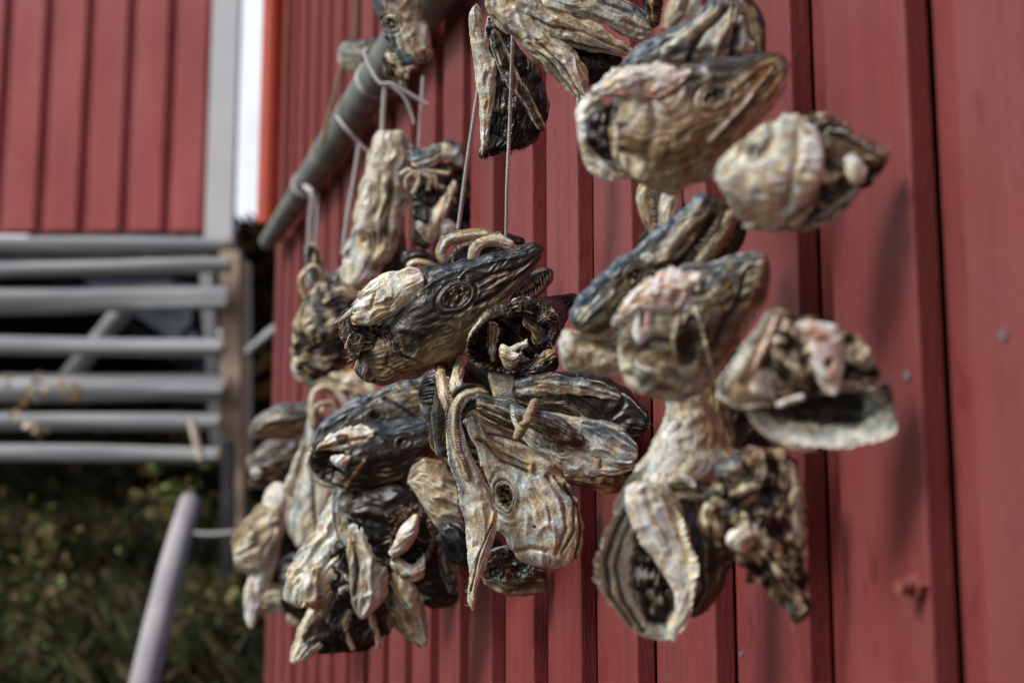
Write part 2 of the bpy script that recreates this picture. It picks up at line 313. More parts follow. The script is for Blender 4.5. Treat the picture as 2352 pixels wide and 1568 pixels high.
class Head:
    def __init__(s, label, z0, cr, x, y, cat='fish head', name='dried_cod_head', group='dried cod heads hanging in bunches by the red wall'):
        s.z0, s.cr = z0, cr; X, Y = cr(x, y); s.e = empty(name, wp(X, Y, z0)); tag(s.e, label, cat, group); HEADS.append(s.e)
    def _f(s, feats):
        out = []
        sc = s.cr(1, 0)[0]-s.cr(0, 0)[0]
        for f in feats:
            if f[0] == 'line': out.append(('line', [s.cr(*p) for p in f[1]], f[2]*sc, f[3], f[4], f[5]))
            elif f[0] == 'blob': X, Y = s.cr(f[1], f[2]); out.append(('blob', X, Y, f[3]*sc, f[4]*sc, *f[5:]))
            elif f[0] == 'eye': X, Y = s.cr(f[1], f[2]); out.append(('eye', X, Y, f[3]*sc, f[4]*sc, *f[5:]))
        return out
    def side(s, st, part='skin', d=0, t=.6, tilt=0, slope=0, feats=(), **kw):
        """rows (x1,y1,x2,y2[,d]) : two opposite outline points, d = extra distance from the viewer"""
        Cn, A, B = [], [], []
        n = len(st)
        for i, r in enumerate(st):
            p, q = s.cr(r[0], r[1]), s.cr(r[2], r[3]); dd = (r[4] if len(r) > 4 else 0)+d+slope*(i/(n-1)-.5)
            ux, uy = (p[0]-q[0])/2, (p[1]-q[1])/2; R = math.hypot(ux, uy)
            Cn.append(((p[0]+q[0])/2, (p[1]+q[1])/2, dd)); A.append((ux, uy, tilt*R)); B.append((0, 0, max(R*t, 1.2)))
        s.last = sculpt(part, s.e, s.z0, np.array(Cn), np.array(A), np.array(B), feats=s._f(feats), **kw); return s.last
    def cup(s, st, part='skin', d=0, feats=(), **kw):
        """rows (cx,cy,d,rx,ry,rot[,yaw]) : rings seen face on, running away from the rim"""
        Cn, A, B = [], [], []; sc = s.cr(1, 0)[0]-s.cr(0, 0)[0]
        for r in st:
            X, Y = s.cr(r[0], r[1]); ro = math.radians(r[5]); yaw = r[6] if len(r) > 6 else 0
            A.append((math.cos(ro)*r[3]*sc, math.sin(ro)*r[3]*sc, yaw*r[3]*sc)); B.append((-math.sin(ro)*r[4]*sc, math.cos(ro)*r[4]*sc, 0)); Cn.append((X, Y, r[2]+d))
        return sculpt(part, s.e, s.z0, np.array(Cn), np.array(A), np.array(B), feats=s._f(feats), **kw)
    def tube(s, pts, r, part='jaw', d=0, style='jaw', flat=.8, **kw):
        """pts (x,y[,d]); r radius or list in working units"""
        n = len(pts); rr = r if isinstance(r, (list, tuple)) else [r]*n
        P = np.array([(*s.cr(p[0], p[1]), (p[2] if len(p) > 2 else 0)+d) for p in pts]); tg = np.gradient(P, axis=0) if n > 2 else np.array([P[1]-P[0]]*2)
        A, B = [], []
        for i in range(n):
            t = tg[i]/np.linalg.norm(tg[i]); a = np.cross(t, (0, 0, 1)); a /= np.linalg.norm(a)+1e-6; b = np.cross(t, a)
            A.append(a*rr[i]); B.append(b*rr[i]*flat)
        kw.setdefault('wr', 1.1); kw.setdefault('sp', 5); kw.setdefault('lump', 1.5); kw.setdefault('step', 1.6)
        o = sculpt(part, s.e, s.z0, P, np.array(A), np.array(B), style=style, **kw); s.last = o; return o
    def teeth(s, pts, ang, ln=7, spacing=5, d=-3, w=1.9):
        """a row of small pointed teeth along a line; ang = pointing direction in degrees (image, 0 = right, 90 = down)"""
        P = catmull(np.array([(*s.cr(p[0], p[1]), (p[2] if len(p) > 2 else 0)+d) for p in pts]), 200)
        L = np.concatenate([[0], np.cumsum(np.linalg.norm(np.diff(P, axis=0), axis=1))]); V, Fc, Cc = [], [], []
        q = 0.0; rnd = random.Random(len(HEADS)*7+int(ang))
        while q < L[-1]:
            i = min(np.searchsorted(L, q), 199); p = P[i]; i2 = min(i+2, 199); t = P[i2]-P[max(i-2, 0)]; t /= np.linalg.norm(t)+1e-6
            a = math.radians(ang+rnd.uniform(-14, 14)); dr = np.array([math.cos(a), math.sin(a), rnd.uniform(-.5, .1)]); l_ = ln*1.9*rnd.uniform(.75, 1.1); p = p+np.array([0, 0, -5.0])
            o = np.cross(t, dr); o /= np.linalg.norm(o)+1e-6; k = len(V)
            for e1, e2 in ((t, o), (o, -t), (-t, -o), (-o, t)): V.append(p+e1*w)
            for e1 in (t, o, -t, -o): V.append(p+dr*l_*.55+e1*w*.6+t*l_*.06)
            V.append(p+dr*l_+t*l_*.2)
            for j in range(4): Fc.append((k+j, k+(j+1) % 4, k+4+(j+1) % 4, k+4+j)); Fc.append((k+4+j, k+4+(j+1) % 4, k+8))
            for j in range(9): Cc.append(C['gold']*1.1 if j < 4 else C['bone'])
            q += spacing*rnd.uniform(.75, 1.3)
        V = np.array(V); W = world(V[:, 0], V[:, 1], s.z0*(1+V[:, 2]/F))
        o = mesh_obj('tooth_row', W, Fc, FISH, s.e, np.array(Cc), True)
        if 'jaw' in s.last.name: o.parent = s.last      # the last jaw built carries the row
        return o
    def fibres(s, pts, n, ln, ang, spread=40, w=.9, d=-4, cols=('cream', 'tan', 'umber'), part='torn_fibres', box=8):
        """loose dried threads growing from a line"""
        P = catmull(np.array([(*s.cr(p[0], p[1]), d) for p in pts]), 100); V, Fc, Cc = [], [], []
        rnd = random.Random(len(HEADS)*13+n)
        for _ in range(n):
            p = P[rnd.randrange(100)]+np.array([rnd.uniform(-box, box), rnd.uniform(-box, box), rnd.uniform(-box, box*.3)])
            a = math.radians(ang+rnd.uniform(-spread, spread)); dr = np.array([math.cos(a), math.sin(a), rnd.uniform(-.5, .5)]); cur = np.array([rnd.uniform(-1, 1) for _ in range(3)])*.5
            l_ = ln*rnd.uniform(.4, 1.2); cn = C[rnd.choice(cols)]; w_ = w*rnd.uniform(.6, 1.72); k = len(V); N_ = 5
            for j in range(N_):
                f = j/(N_-1); rw = w_*(1-.75*f)
                for e in range(3):
                    an = e*2.094+f; V.append(p+np.array([math.cos(an)*rw*-dr[1], math.cos(an)*rw*dr[0], math.sin(an)*rw])); Cc.append(cn)
                p = p+dr*l_/(N_-1); dr = dr+cur*.35; dr /= np.linalg.norm(dr)
            for j in range(N_-1):
                for e in range(3): Fc.append((k+j*3+e, k+j*3+(e+1) % 3, k+j*3+3+(e+1) % 3, k+j*3+3+e))
            Fc.append((k+(N_-1)*3, k+(N_-1)*3+1, k+(N_-1)*3+2))
        V = np.array(V); W = world(V[:, 0], V[:, 1], s.z0*(1+V[:, 2]/F))
        return mesh_obj(part, W, Fc, FISH, s.e, np.array(Cc), True)

exec_heads = True
# ================================================================== hero
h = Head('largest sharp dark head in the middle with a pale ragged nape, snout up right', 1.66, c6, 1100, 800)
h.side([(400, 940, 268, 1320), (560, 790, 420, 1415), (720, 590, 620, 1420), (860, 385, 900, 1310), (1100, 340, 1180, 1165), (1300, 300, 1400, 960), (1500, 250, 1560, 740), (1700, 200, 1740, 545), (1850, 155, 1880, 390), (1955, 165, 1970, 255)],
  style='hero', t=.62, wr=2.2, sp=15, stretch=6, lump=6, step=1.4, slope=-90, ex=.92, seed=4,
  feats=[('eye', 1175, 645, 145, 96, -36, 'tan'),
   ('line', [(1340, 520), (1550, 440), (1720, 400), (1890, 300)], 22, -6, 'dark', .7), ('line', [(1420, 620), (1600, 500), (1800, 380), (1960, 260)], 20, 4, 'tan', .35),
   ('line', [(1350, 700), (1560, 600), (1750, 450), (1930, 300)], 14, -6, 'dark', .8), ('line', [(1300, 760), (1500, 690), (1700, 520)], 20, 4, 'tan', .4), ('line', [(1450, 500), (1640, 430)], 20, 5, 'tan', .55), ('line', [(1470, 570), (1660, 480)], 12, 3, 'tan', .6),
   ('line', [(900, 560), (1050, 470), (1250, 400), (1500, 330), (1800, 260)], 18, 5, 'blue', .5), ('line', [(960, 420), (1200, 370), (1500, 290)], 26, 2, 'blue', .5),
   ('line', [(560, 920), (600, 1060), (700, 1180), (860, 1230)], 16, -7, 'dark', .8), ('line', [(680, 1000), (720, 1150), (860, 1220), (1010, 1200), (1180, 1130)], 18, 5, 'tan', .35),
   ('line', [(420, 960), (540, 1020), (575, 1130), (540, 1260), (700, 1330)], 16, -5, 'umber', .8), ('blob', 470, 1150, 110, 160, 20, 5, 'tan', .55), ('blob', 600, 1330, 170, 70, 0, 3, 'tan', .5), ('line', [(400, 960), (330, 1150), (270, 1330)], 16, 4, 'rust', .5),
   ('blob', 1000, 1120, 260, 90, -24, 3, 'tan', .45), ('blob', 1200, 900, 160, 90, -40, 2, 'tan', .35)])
h.side([(290, 640, 230, 900), (370, 545, 380, 910), (520, 450, 540, 850), (680, 398, 700, 750), (820, 385, 850, 640), (885, 430, 890, 540)], 'nape_flesh', d=-26, t=.42, style='flesh', wr=3.4, sp=11, stretch=7, lump=4, step=1.4, slope=-18, ragged=6,
  feats=[('blob', 570, 690, 50, 45, 0, -6, 'tan', .8), ('line', [(300, 650), (450, 600), (420, 720)], 14, -5, 'gold', .6), ('line', [(880, 450), (870, 570), (720, 750), (540, 880)], 12, 4, 'gold', .55)])
h.side([(90, 870, 105, 890), (200, 760, 160, 980), (330, 740, 230, 1130), (440, 880, 300, 1190), (480, 940, 420, 1130)], 'torn_neck', d=4, t=.35, style='flesh', mess=7, messcol=('black', 'umber', 'tan', 'bone'), step=1.4)
h.side([(95, 868, 100, 885), (200, 770, 190, 850), (300, 690, 290, 800), (380, 640, 400, 740)], 'skin_edge', d=-22, t=.3, style='tan', wr=2, step=1.4)
h.side([(230, 970, 180, 1060), (215, 1010, 175, 1100), (215, 1080, 190, 1110)], 'bone_splinter', d=-30, style='whitey', wr=1, step=1.4)
h.side([(405, 955, 570, 1030), (335, 1080, 590, 1170), (275, 1220, 560, 1330), (262, 1310, 500, 1400), (330, 1395, 430, 1425)], 'gill_cover', d=6, style='brown', wr=2.2, sp=12, lump=4, edge=.05, step=1.4, feats=[('line', [(400, 960), (330, 1100), (270, 1300)], 22, 2, 'rust', .7), ('blob', 470, 1150, 70, 120, 20, 3, 'tan', .6)])
h.fibres([(130, 860), (230, 960), (330, 1060), (250, 1200)], 150, 22, 165, 60, 1.0, -24)
h.fibres([(300, 1020), (250, 1180)], 70, 20, 150, 50, 1.1, -10, ('umber', 'dark', 'blue'))
h.fibres([(330, 600), (300, 720)], 24, 16, 160, 30, 1.2, -24, ('bone', 'white'))
h.side([(1640, 690, 1650, 730), (1750, 540, 1740, 710), (1900, 400, 1910, 640), (2010, 372, 2040, 500), (2045, 400, 2055, 440)], 'lower_jaw', d=24, t=.6, style='brown', wr=2.5, sp=8, step=1.6, feats=[('line', [(1720, 640), (1880, 560), (2000, 430)], 14, -6, 'dark', .9)])
h.teeth([(1720, 600), (1850, 520), (1960, 420)], 70, 8, 5, -8)
h.teeth([(1740, 690), (1900, 620), (2010, 480)], -110, 8, 5, -10)

# arched jaws of the head behind it
h = Head('upturned open jaws with rows of teeth arching above the largest dark head', 1.78, cC, 1120, 220)
h.tube([(905, 330), (885, 250), (930, 175), (1040, 140), (1150, 135), (1260, 160)], [8, 12, 13, 12, 11, 8], 'jaw', style='jaw', wr=1.6)
h.teeth([(950, 320), (955, 240), (1010, 195), (1100, 170)], 60, 7, 4, -12)
h.tube([(885, 320), (872, 230), (905, 160), (1000, 125)], [5, 9, 9, 6], 'lip', d=14, style='dark')
h.tube([(1075, 320), (1095, 235), (1150, 180), (1250, 175), (1340, 215)], [9, 13, 14, 14, 10], 'jaw', style='jawpale', wr=2)
h.tube([(1170, 165), (1260, 145), (1350, 170), (1410, 185)], [6, 11, 9, 4], 'lip', d=8, style='dark', wr=3, lump=4)
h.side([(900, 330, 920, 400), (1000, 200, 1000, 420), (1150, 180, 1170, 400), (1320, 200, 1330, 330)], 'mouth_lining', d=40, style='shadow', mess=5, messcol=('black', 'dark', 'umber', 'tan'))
h = Head('small arched dark lip peeking out left of the largest head', 1.95, cC, 740, 300)
h.tube([(645, 330), (680, 285), (760, 270), (850, 315)], [9, 15, 14, 9], 'lip', style='dark', wr=2)
h.tube([(670, 340), (720, 310), (800, 320), (860, 340)], [6, 8, 8, 5], 'jaw', d=-12, style='jaw')

# M cut neck end
h = Head('head cut open at the neck, cream bone knob in its dark cavity, right of centre', 1.6, cC, 1350, 800)
h.cup([(1325, 790, -38, 300, 215, -22, .12), (1345, 775, 0, 300, 222, -22), (1420, 740, 45, 240, 190, -25), (1530, 660, 90, 160, 120, -30), (1640, 570, 120, 100, 50, -20), (1735, 520, 135, 22, 22, 0)],
   style='dark', cav=75, cavcol=('black', 'dark', 'rust', 'tan'), wr=3, sp=12, lump=5, ragged=12, step=1.5, round1=.1,
   feats=[('line', [(1290, 600), (1170, 650), (1070, 750), (1020, 870), (1030, 960)], 14, 2, 'bone', .7), ('blob', 1120, 860, 85, 110, 10, 0, 'umber', .9)])
h.side([(1245, 860, 1255, 900), (1275, 840, 1290, 950), (1330, 850, 1350, 965), (1390, 830, 1375, 920), (1420, 800, 1405, 850), (1432, 795, 1428, 815)], 'vertebra', d=-44, t=.55, style='jawpale', wr=3, sp=5, step=1.2, lump=5, edge=.35, round0=.1, round1=.1, feats=[('blob', 1375, 865, 26, 16, -30, -6, 'umber', .9), ('line', [(1250, 880), (1330, 940)], 10, 2, 'gold', .6)])
h.side([(1385, 812, 1390, 842), (1415, 805, 1418, 845), (1432, 815, 1432, 835)], 'bone_knob', d=-56, t=.8, style='whitey', wr=.8, lump=2, step=1.2)
h.side([(1180, 690, 1240, 700), (1165, 780, 1250, 790), (1180, 860, 1240, 880), (1195, 940, 1220, 950)], 'torn_muscle', d=-34, sheet=True, style='tanbrown', wr=4, sp=7, edge=.3, step=1.3)
h.side([(1440, 640, 1400, 700), (1520, 700, 1450, 760), (1560, 800, 1490, 840)], 'torn_muscle', d=-30, sheet=True, style='rusty', wr=4, sp=7, edge=.3, step=1.3)
h.side([(1290, 600, 1290, 660), (1380, 540, 1390, 650), (1500, 560, 1480, 680), (1600, 640, 1560, 760), (1625, 740, 1560, 860)], 'torn_muscle', d=-30, t=.5, mess=8, messcol=('dark', 'umber', 'brown', 'cream'), style='tanbrown', step=1.5)
h.side([(1290, 950, 1290, 1010), (1400, 940, 1400, 1030), (1520, 890, 1530, 1030), (1600, 870, 1640, 960)], 'torn_muscle', d=-36, t=.6, mess=8, messcol=('black', 'umber', 'rust', 'tan'), style='tanbrown', step=1.5)
h.side([(1185, 1000, 1200, 1090), (1250, 965, 1235, 1200), (1390, 980, 1320, 1225), (1510, 1000, 1470, 1140), (1575, 960, 1585, 1030)], 'gill_cover', d=-20, t=.5, style='pale', wr=4.5, sp=11, stretch=4, step=1.5, feats=[('blob', 1440, 1010, 110, 50, -20, -8, 'umber', .8), ('line', [(1330, 1215), (1480, 1130), (1585, 1010)], 10, 4, 'cream', .6)])
h.fibres([(1500, 700), (1530, 690)], 3, 34, -35, 10, 1.8, -56, ('tan',))
h.fibres([(1250, 650), (1450, 560), (1580, 680), (1580, 900), (1400, 980)], 110, 14, 60, 180, .9, -48, ('tan', 'gold', 'cream', 'umber'))

# N jaws hanging below
h = Head('long narrow pale jaws with a golden row of teeth hanging below the largest head', 1.6, cE, 1230, 600)
h.tube([(1085, -80, 200), (1100, 0, 60), (1120, 110, 10), (1150, 190, 0), (1160, 260, 0)], [9, 11, 12, 11, 7], 'jaw', style='jaw', wr=2.2, d=14)
h.teeth([(1125, 10), (1140, 110), (1160, 180)], -20, 6, 4, 0)
h.tube([(1210, -90, 180), (1185, -10, 60), (1180, 60), (1215, 110), (1260, 60)], [10, 13, 15, 14, 9], 'jaw', style='jawpale', wr=2.6, d=26)
h.side([(1060, -170, 1200, -170), (1070, -90, 1215, -90), (1088, 0, 1235, 0), (1100, 80, 1245, 70), (1130, 170, 1215, 150), (1150, 230, 1180, 225)], 'skin', d=210, t=.35, style='tanbrown', wr=4, sp=9, step=1.5)
h.tube([(1345, 90), (1270, 85), (1195, 125), (1165, 210), (1175, 330), (1200, 430), (1245, 540)], [6, 9, 11, 11, 10, 10, 7], 'jaw', style='jaw', wr=1.8, d=-6)
h.teeth([(1340, 100), (1240, 110), (1200, 170), (1195, 270)], 60, 7, 4.5, -16); h.teeth([(1170, 280), (1185, 380), (1215, 460)], 0, 7, 5, -18); h.teeth([(1150, 200), (1150, 300), (1180, 400)], 190, 5, 5, -16)
h.tube([(1330, 70), (1230, 55), (1160, 110), (1135, 200), (1140, 300)], [4, 6, 7, 6, 4], 'lip', style='dark', wr=2, d=6)
h.side([(1125, 230, 1195, 230), (1135, 430, 1265, 420), (1180, 560, 1345, 560), (1205, 690, 1372, 650), (1228, 850, 1388, 760), (1242, 1000, 1335, 960), (1236, 1140, 1288, 1080), (1255, 1205, 1275, 1195)], 'gill_cover', t=.34, style='pale', wr=3.4, sp=12, stretch=9, lump=5, step=1.5,
   feats=[('line', [(1375, 700), (1330, 850), (1280, 1000), (1262, 1180)], 9, 5, 'gold', .55), ('line', [(1360, 760), (1300, 900), (1255, 1100)], 6, -6, 'brown', .9), ('line', [(1210, 240), (1225, 380), (1290, 540)], 18, 6, 'white', .5), ('line', [(1140, 260), (1150, 420), (1210, 600), (1225, 760)], 12, -3, 'blue', .7)])
h.fibres([(1240, 1070), (1240, 1180)], 16, 10, 170, 50, .8, -4)
h = Head('dark folded head at the core of the centre bunch, under the largest head', 1.73, cV, 1130, 960)
h.side([(960, 880, 965, 960), (1030, 840, 1030, 1080), (1120, 840, 1130, 1150), (1220, 860, 1220, 1120), (1290, 880, 1280, 1000)], style='dark', t=.35, wr=5, sp=13, lump=9, slope=-70)
h.side([(1010, 850, 1060, 850), (990, 950, 1050, 950), (1000, 1050, 1040, 1050)], 'gill_cover', d=-70, style='brown', wr=4, sp=10)
h.side([(1180, 870, 1260, 870), (1190, 940, 1250, 940), (1200, 1000, 1230, 1000)], 'gill_cover', d=-60, style='tanbrown', wr=4, sp=10)
# O
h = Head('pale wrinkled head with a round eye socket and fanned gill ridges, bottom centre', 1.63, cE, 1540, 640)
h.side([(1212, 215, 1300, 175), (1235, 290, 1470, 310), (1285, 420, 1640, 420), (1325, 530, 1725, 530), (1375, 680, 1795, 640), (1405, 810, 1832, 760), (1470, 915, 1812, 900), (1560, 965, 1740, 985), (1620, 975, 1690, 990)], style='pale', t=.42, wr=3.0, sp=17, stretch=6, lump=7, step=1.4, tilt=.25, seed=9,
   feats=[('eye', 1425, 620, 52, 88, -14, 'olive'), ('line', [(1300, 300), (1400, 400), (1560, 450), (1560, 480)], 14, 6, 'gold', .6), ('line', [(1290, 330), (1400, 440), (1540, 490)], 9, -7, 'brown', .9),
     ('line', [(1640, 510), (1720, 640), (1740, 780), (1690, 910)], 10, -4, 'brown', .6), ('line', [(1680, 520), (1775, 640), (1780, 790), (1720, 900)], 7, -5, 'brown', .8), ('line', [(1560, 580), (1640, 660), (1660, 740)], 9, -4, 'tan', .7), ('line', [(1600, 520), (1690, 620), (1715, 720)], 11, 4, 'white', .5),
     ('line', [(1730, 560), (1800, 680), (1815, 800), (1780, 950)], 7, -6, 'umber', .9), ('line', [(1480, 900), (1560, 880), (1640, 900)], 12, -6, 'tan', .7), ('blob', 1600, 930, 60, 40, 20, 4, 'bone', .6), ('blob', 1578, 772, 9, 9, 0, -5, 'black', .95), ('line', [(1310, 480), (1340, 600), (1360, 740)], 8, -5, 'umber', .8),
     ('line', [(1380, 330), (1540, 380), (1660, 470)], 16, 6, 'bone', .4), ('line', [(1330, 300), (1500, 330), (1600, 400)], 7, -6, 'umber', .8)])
h.tube([(1225, 215), (1270, 190), (1290, 250), (1330, 320), (1430, 385), (1550, 450)], [6, 9, 8, 9, 8, 5], 'jaw', style='jaw', wr=1.6, d=-36)
h.teeth([(1290, 215), (1310, 280), (1370, 340), (1450, 375)], 65, 9, 6, -44)
# P + Q
h = Head('greyish purple head lying on its side, right of the pale wrinkled head', 1.5, cV, 1330, 1010)
h.side([(1165, 925, 1180, 980), (1240, 945, 1245, 1045), (1330, 955, 1310, 1085), (1405, 972, 1378, 1095), (1452, 1005, 1440, 1082), (1462, 1030, 1460, 1055)], style='bluish', t=.5, wr=2.6, sp=13, stretch=7, lump=6, step=1.5, tilt=.3, slope=-50, feats=[('eye', 1290, 1028, 20, 13, 10, 'cream'), ('line', [(1230, 950), (1330, 965), (1430, 990)], 7, 4, 'cream', .6), ('line', [(1340, 1000), (1390, 1030), (1380, 1075)], 5, -4, 'umber', .8), ('blob', 1350, 985, 50, 22, 10, 2, 'tan', .4)])
h.side([(1290, 1075, 1300, 1108), (1360, 1058, 1365, 1125), (1420, 1070, 1420, 1128), (1455, 1085, 1450, 1112)], 'torn_neck', t=.7, style='tan', mess=5, messcol=('umber', 'rust', 'gold', 'cream'), step=1.5)
h.side([(1330, 955, 1322, 1030), (1375, 968, 1350, 1085), (1420, 985, 1390, 1098), (1460, 1015, 1440, 1085), (1468, 1040, 1462, 1060)], 'gill_cover', d=-34, style='bluish', wr=3.5, sp=11, slope=-30)
h.side([(1180, 940, 1185, 965), (1260, 950, 1250, 1000), (1330, 990, 1310, 1030), (1345, 1015, 1340, 1025)], 'jaw', d=-34, t=.5, style='brown', wr=3, sp=6)
h = Head('almost black head wedged behind the grey purple one against the red wall', 1.5, cV, 1360, 930)
h.side([(1170, 880, 1185, 930), (1270, 855, 1260, 965), (1375, 862, 1350, 985), (1445, 895, 1430, 1005), (1478, 935, 1465, 1000), (1494, 972, 1484, 990)], style='dark', t=.5, wr=3, sp=14, lump=7, step=1.8, slope=-60, d=60)
h.side([(1300, 870, 1300, 920), (1370, 880, 1360, 980), (1440, 910, 1425, 1000), (1492, 960, 1478, 1000)], 'gill_cover', d=10, style='dark', wr=5, sp=12, slope=-30)
h.side([(1180, 880, 1190, 905), (1260, 860, 1270, 900), (1360, 875, 1370, 910), (1430, 900, 1425, 925)], 'skull_ridge', d=8, t=.4, style='bluish', wr=4, sp=8)
h.fibres([(1470, 960), (1490, 975)], 8, 10, 10, 30, 1.2, -6, ('grey', 'blue'))
h.fibres([(1220, 925), (1300, 928)], 16, 26, 0, 12, 1.6, -60, ('tan', 'cream', 'brown'), 'frayed_fibres', 5)
h.side([(1090, 905, 1100, 960), (1180, 920, 1190, 1010), (1250, 960, 1250, 1030)], 'jaw_skin', d=120, t=.5, style='brown', wr=3.5, sp=9, stretch=8, step=1.6)
# R
h = Head('dark head behind the centre bunch with red brown gill filaments, low down', 1.78, cE, 1500, 1000)
h.side([(1290, 960, 1320, 1060), (1400, 880, 1440, 1112), (1530, 890, 1560, 1118), (1630, 940, 1640, 1095)], style='brown', t=.5, wr=3, step=1.8, feats=[('blob', 1450, 960, 120, 90, 0, -16, 'black', .9), ('line', [(1330, 1060), (1450, 1110), (1640, 1090)], 12, 3, 'grey', .6)])
h.fibres([(1330, 880), (1420, 960), (1480, 1040)], 130, 26, 70, 40, 1.0, -36, ('umber', 'rust', 'dark'), 'gill_filaments', 12)
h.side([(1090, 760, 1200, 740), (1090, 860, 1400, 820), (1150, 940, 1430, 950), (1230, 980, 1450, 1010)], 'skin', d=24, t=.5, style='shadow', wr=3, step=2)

# ================================================================== left-centre bunch
Z = 2.05
h = Head('head with a blue grey ridge and striped cheek, lower left of the largest head', Z, cE, 800, 180)
h.side([(450, 330, 460, 390), (520, 225, 560, 340), (680, 118, 700, 280), (850, 55, 860, 250), (990, -5, 1020, 230), (1080, 0, 1100, 200)], style='bluish', t=.55, wr=4.5, sp=14, stretch=7, lump=6, tilt=-.2, feats=[('eye', 765, 205, 45, 32, -25, 'olive'), ('line', [(880, 60), (960, 130), (1060, 200)], 14, 8, 'gold', .5), ('line', [(820, 120), (900, 170), (990, 230)], 14, -8, 'umber', .8), ('line', [(960, 30), (1040, 120), (1080, 190)], 12, -8, 'umber', .8), ('line', [(450, 330), (560, 200), (700, 110), (860, 50)], 16, 3, 'blue', .6)])
h = Head('dark red brown head with its torn neck to the left, under the striped one', Z-.04, cE, 780, 400)
h.side([(430, 400, 440, 500), (490, 310, 505, 550), (620, 268, 620, 605), (760, 240, 730, 592), (900, 225, 900, 560), (1050, 200, 1030, 450), (1125, 200, 1130, 320)], style='dark', t=.6, wr=3.4, sp=15, lump=7, cav=0, feats=[('eye', 910, 345, 38, 30, -20, 'brown'), ('blob', 540, 450, 90, 85, 20, -26, 'dark', .9), ('blob', 900, 265, 160, 35, -8, 4, 'blue', .7), ('line', [(720, 440), (650, 520), (600, 610)], 12, 6, 'rust', .7), ('line', [(740, 560), (900, 520), (1000, 420)], 10, 4, 'brown', .6)])
h.side([(470, 350, 490, 400), (560, 285, 590, 400), (680, 255, 690, 400), (770, 265, 750, 350)], 'nape_flesh', d=-34, sheet=True, style='flesh', wr=6, sp=10, lump=9, edge=.3, step=1.6, feats=[('line', [(480, 380), (620, 340), (760, 320)], 12, -5, 'rust', .8)]+[('blob', 600, 330, 40, 30, 10, -6, 'rust', .8), ('blob', 700, 360, 40, 24, 0, -3, 'rust', .6)])
h.side([(600, 400, 640, 420), (545, 420, 610, 470), (560, 460, 600, 480)], 'bone_splinter', d=-44, style='whitey', wr=2, step=1.5)
h.tube([(440, 380), (425, 450), (480, 540), (590, 575)], [6, 7, 7, 5], 'gill_rim', style='tan', d=-12)
h = Head('pale brown crumpled cheek piece tucked behind the hanging jaws', 1.9, cE, 1080, 620)
h.side([(920, 530, 940, 560), (990, 440, 1010, 640), (1090, 430, 1100, 790), (1190, 500, 1210, 810)], style='tan', t=.4, wr=5, sp=15, stretch=3, lump=8)
h = Head('pale grey cheek with long wavy folds hanging at lower left', Z-.03, cE, 500, 900)
h.side([(545, 590, 650, 585), (500, 700, 675, 720), (450, 800, 665, 860), (370, 920, 620, 1000), (300, 1055, 520, 1100), (305, 1140, 440, 1175), (360, 1190, 400, 1185)], style='pale', t=.4, wr=5, sp=15, stretch=8, lump=7, tilt=.2, step=1.7, feats=[('line', [(600, 620), (520, 800), (360, 1000)], 12, 6, 'white', .4), ('line', [(640, 720), (560, 900), (430, 1080)], 8, -7, 'blue', .8)])
h.side([(390, 1130, 430, 1180), (450, 1100, 470, 1190), (520, 1090, 500, 1140)], 'torn_neck', d=-5, t=.7, mess=5, messcol=('umber', 'gold', 'cream', 'white'))
h = Head('dark head with a torn neck showing white bone, between the two pale cheeks', Z-.06, cE, 900, 800)
h.side([(625, 660, 640, 740), (740, 565, 760, 770), (900, 550, 890, 830), (1040, 640, 1000, 900), (1080, 720, 1050, 860)], style='dark', t=.55, wr=4, sp=12, stretch=7, lump=6, d=20, feats=[('line', [(640, 690), (740, 690), (840, 710)], 16, 6, 'brown', .7)])
h.cup([(950, 850, -20, 108, 185, 12, .1), (955, 840, 5, 114, 190, 12), (960, 790, 45, 95, 150, 12), (900, 720, 80, 60, 80, 0), (850, 680, 95, 20, 20, 0)], 'neck', style='rusty', cav=55, cavcol=('black', 'umber', 'rust', 'bone'), ragged=8, wr=3, step=1.7)
h.side([(860, 880, 830, 900), (900, 780, 870, 920), (970, 700, 930, 880), (990, 710, 985, 800)], 'bone_splinter', d=-30, t=.6, style='whitey', wr=3, sp=8, step=1.5)
h.side([(845, 930, 862, 1000), (890, 930, 930, 1045), (960, 960, 975, 1048), (1025, 900, 1015, 1030)], 'gill_cover', d=-24, t=.5, style='pale', wr=4, sp=8, stretch=9, step=1.5)
h.fibres([(830, 740), (940, 680), (1050, 760), (1050, 900)], 80, 12, 90, 180, 1.1, -28, ('rust', 'tan', 'cream'))
h = Head('blue white pointed cheek plate hanging point down at lower left', Z-.05, cE, 740, 1000)
h.side([(635, 750, 760, 750), (630, 870, 835, 850), (632, 1000, 860, 960), (640, 1110, 830, 1090), (660, 1190, 760, 1190), (690, 1245, 705, 1243)], style='pale', t=.3, wr=3.5, sp=15, stretch=5, lump=6, tilt=-.2, feats=[('line', [(680, 800), (740, 940), (740, 1120), (700, 1230)], 12, 5, 'white', .6), ('line', [(660, 860), (680, 1000), (660, 1120)], 12, -6, 'umber', .8), ('blob', 780, 990, 50, 120, 0, 2, 'grey', .6)])
h.side([(560, 860, 680, 830), (540, 960, 690, 960), (540, 1060, 690, 1060), (560, 1130, 640, 1150)], 'torn_muscle', d=18, t=.5, mess=8, messcol=('black', 'dark', 'umber', 'grey'))
h = Head('lowest spread of open jaws with two tooth rows and pale edges, bottom left', Z, cE, 640, 1270)
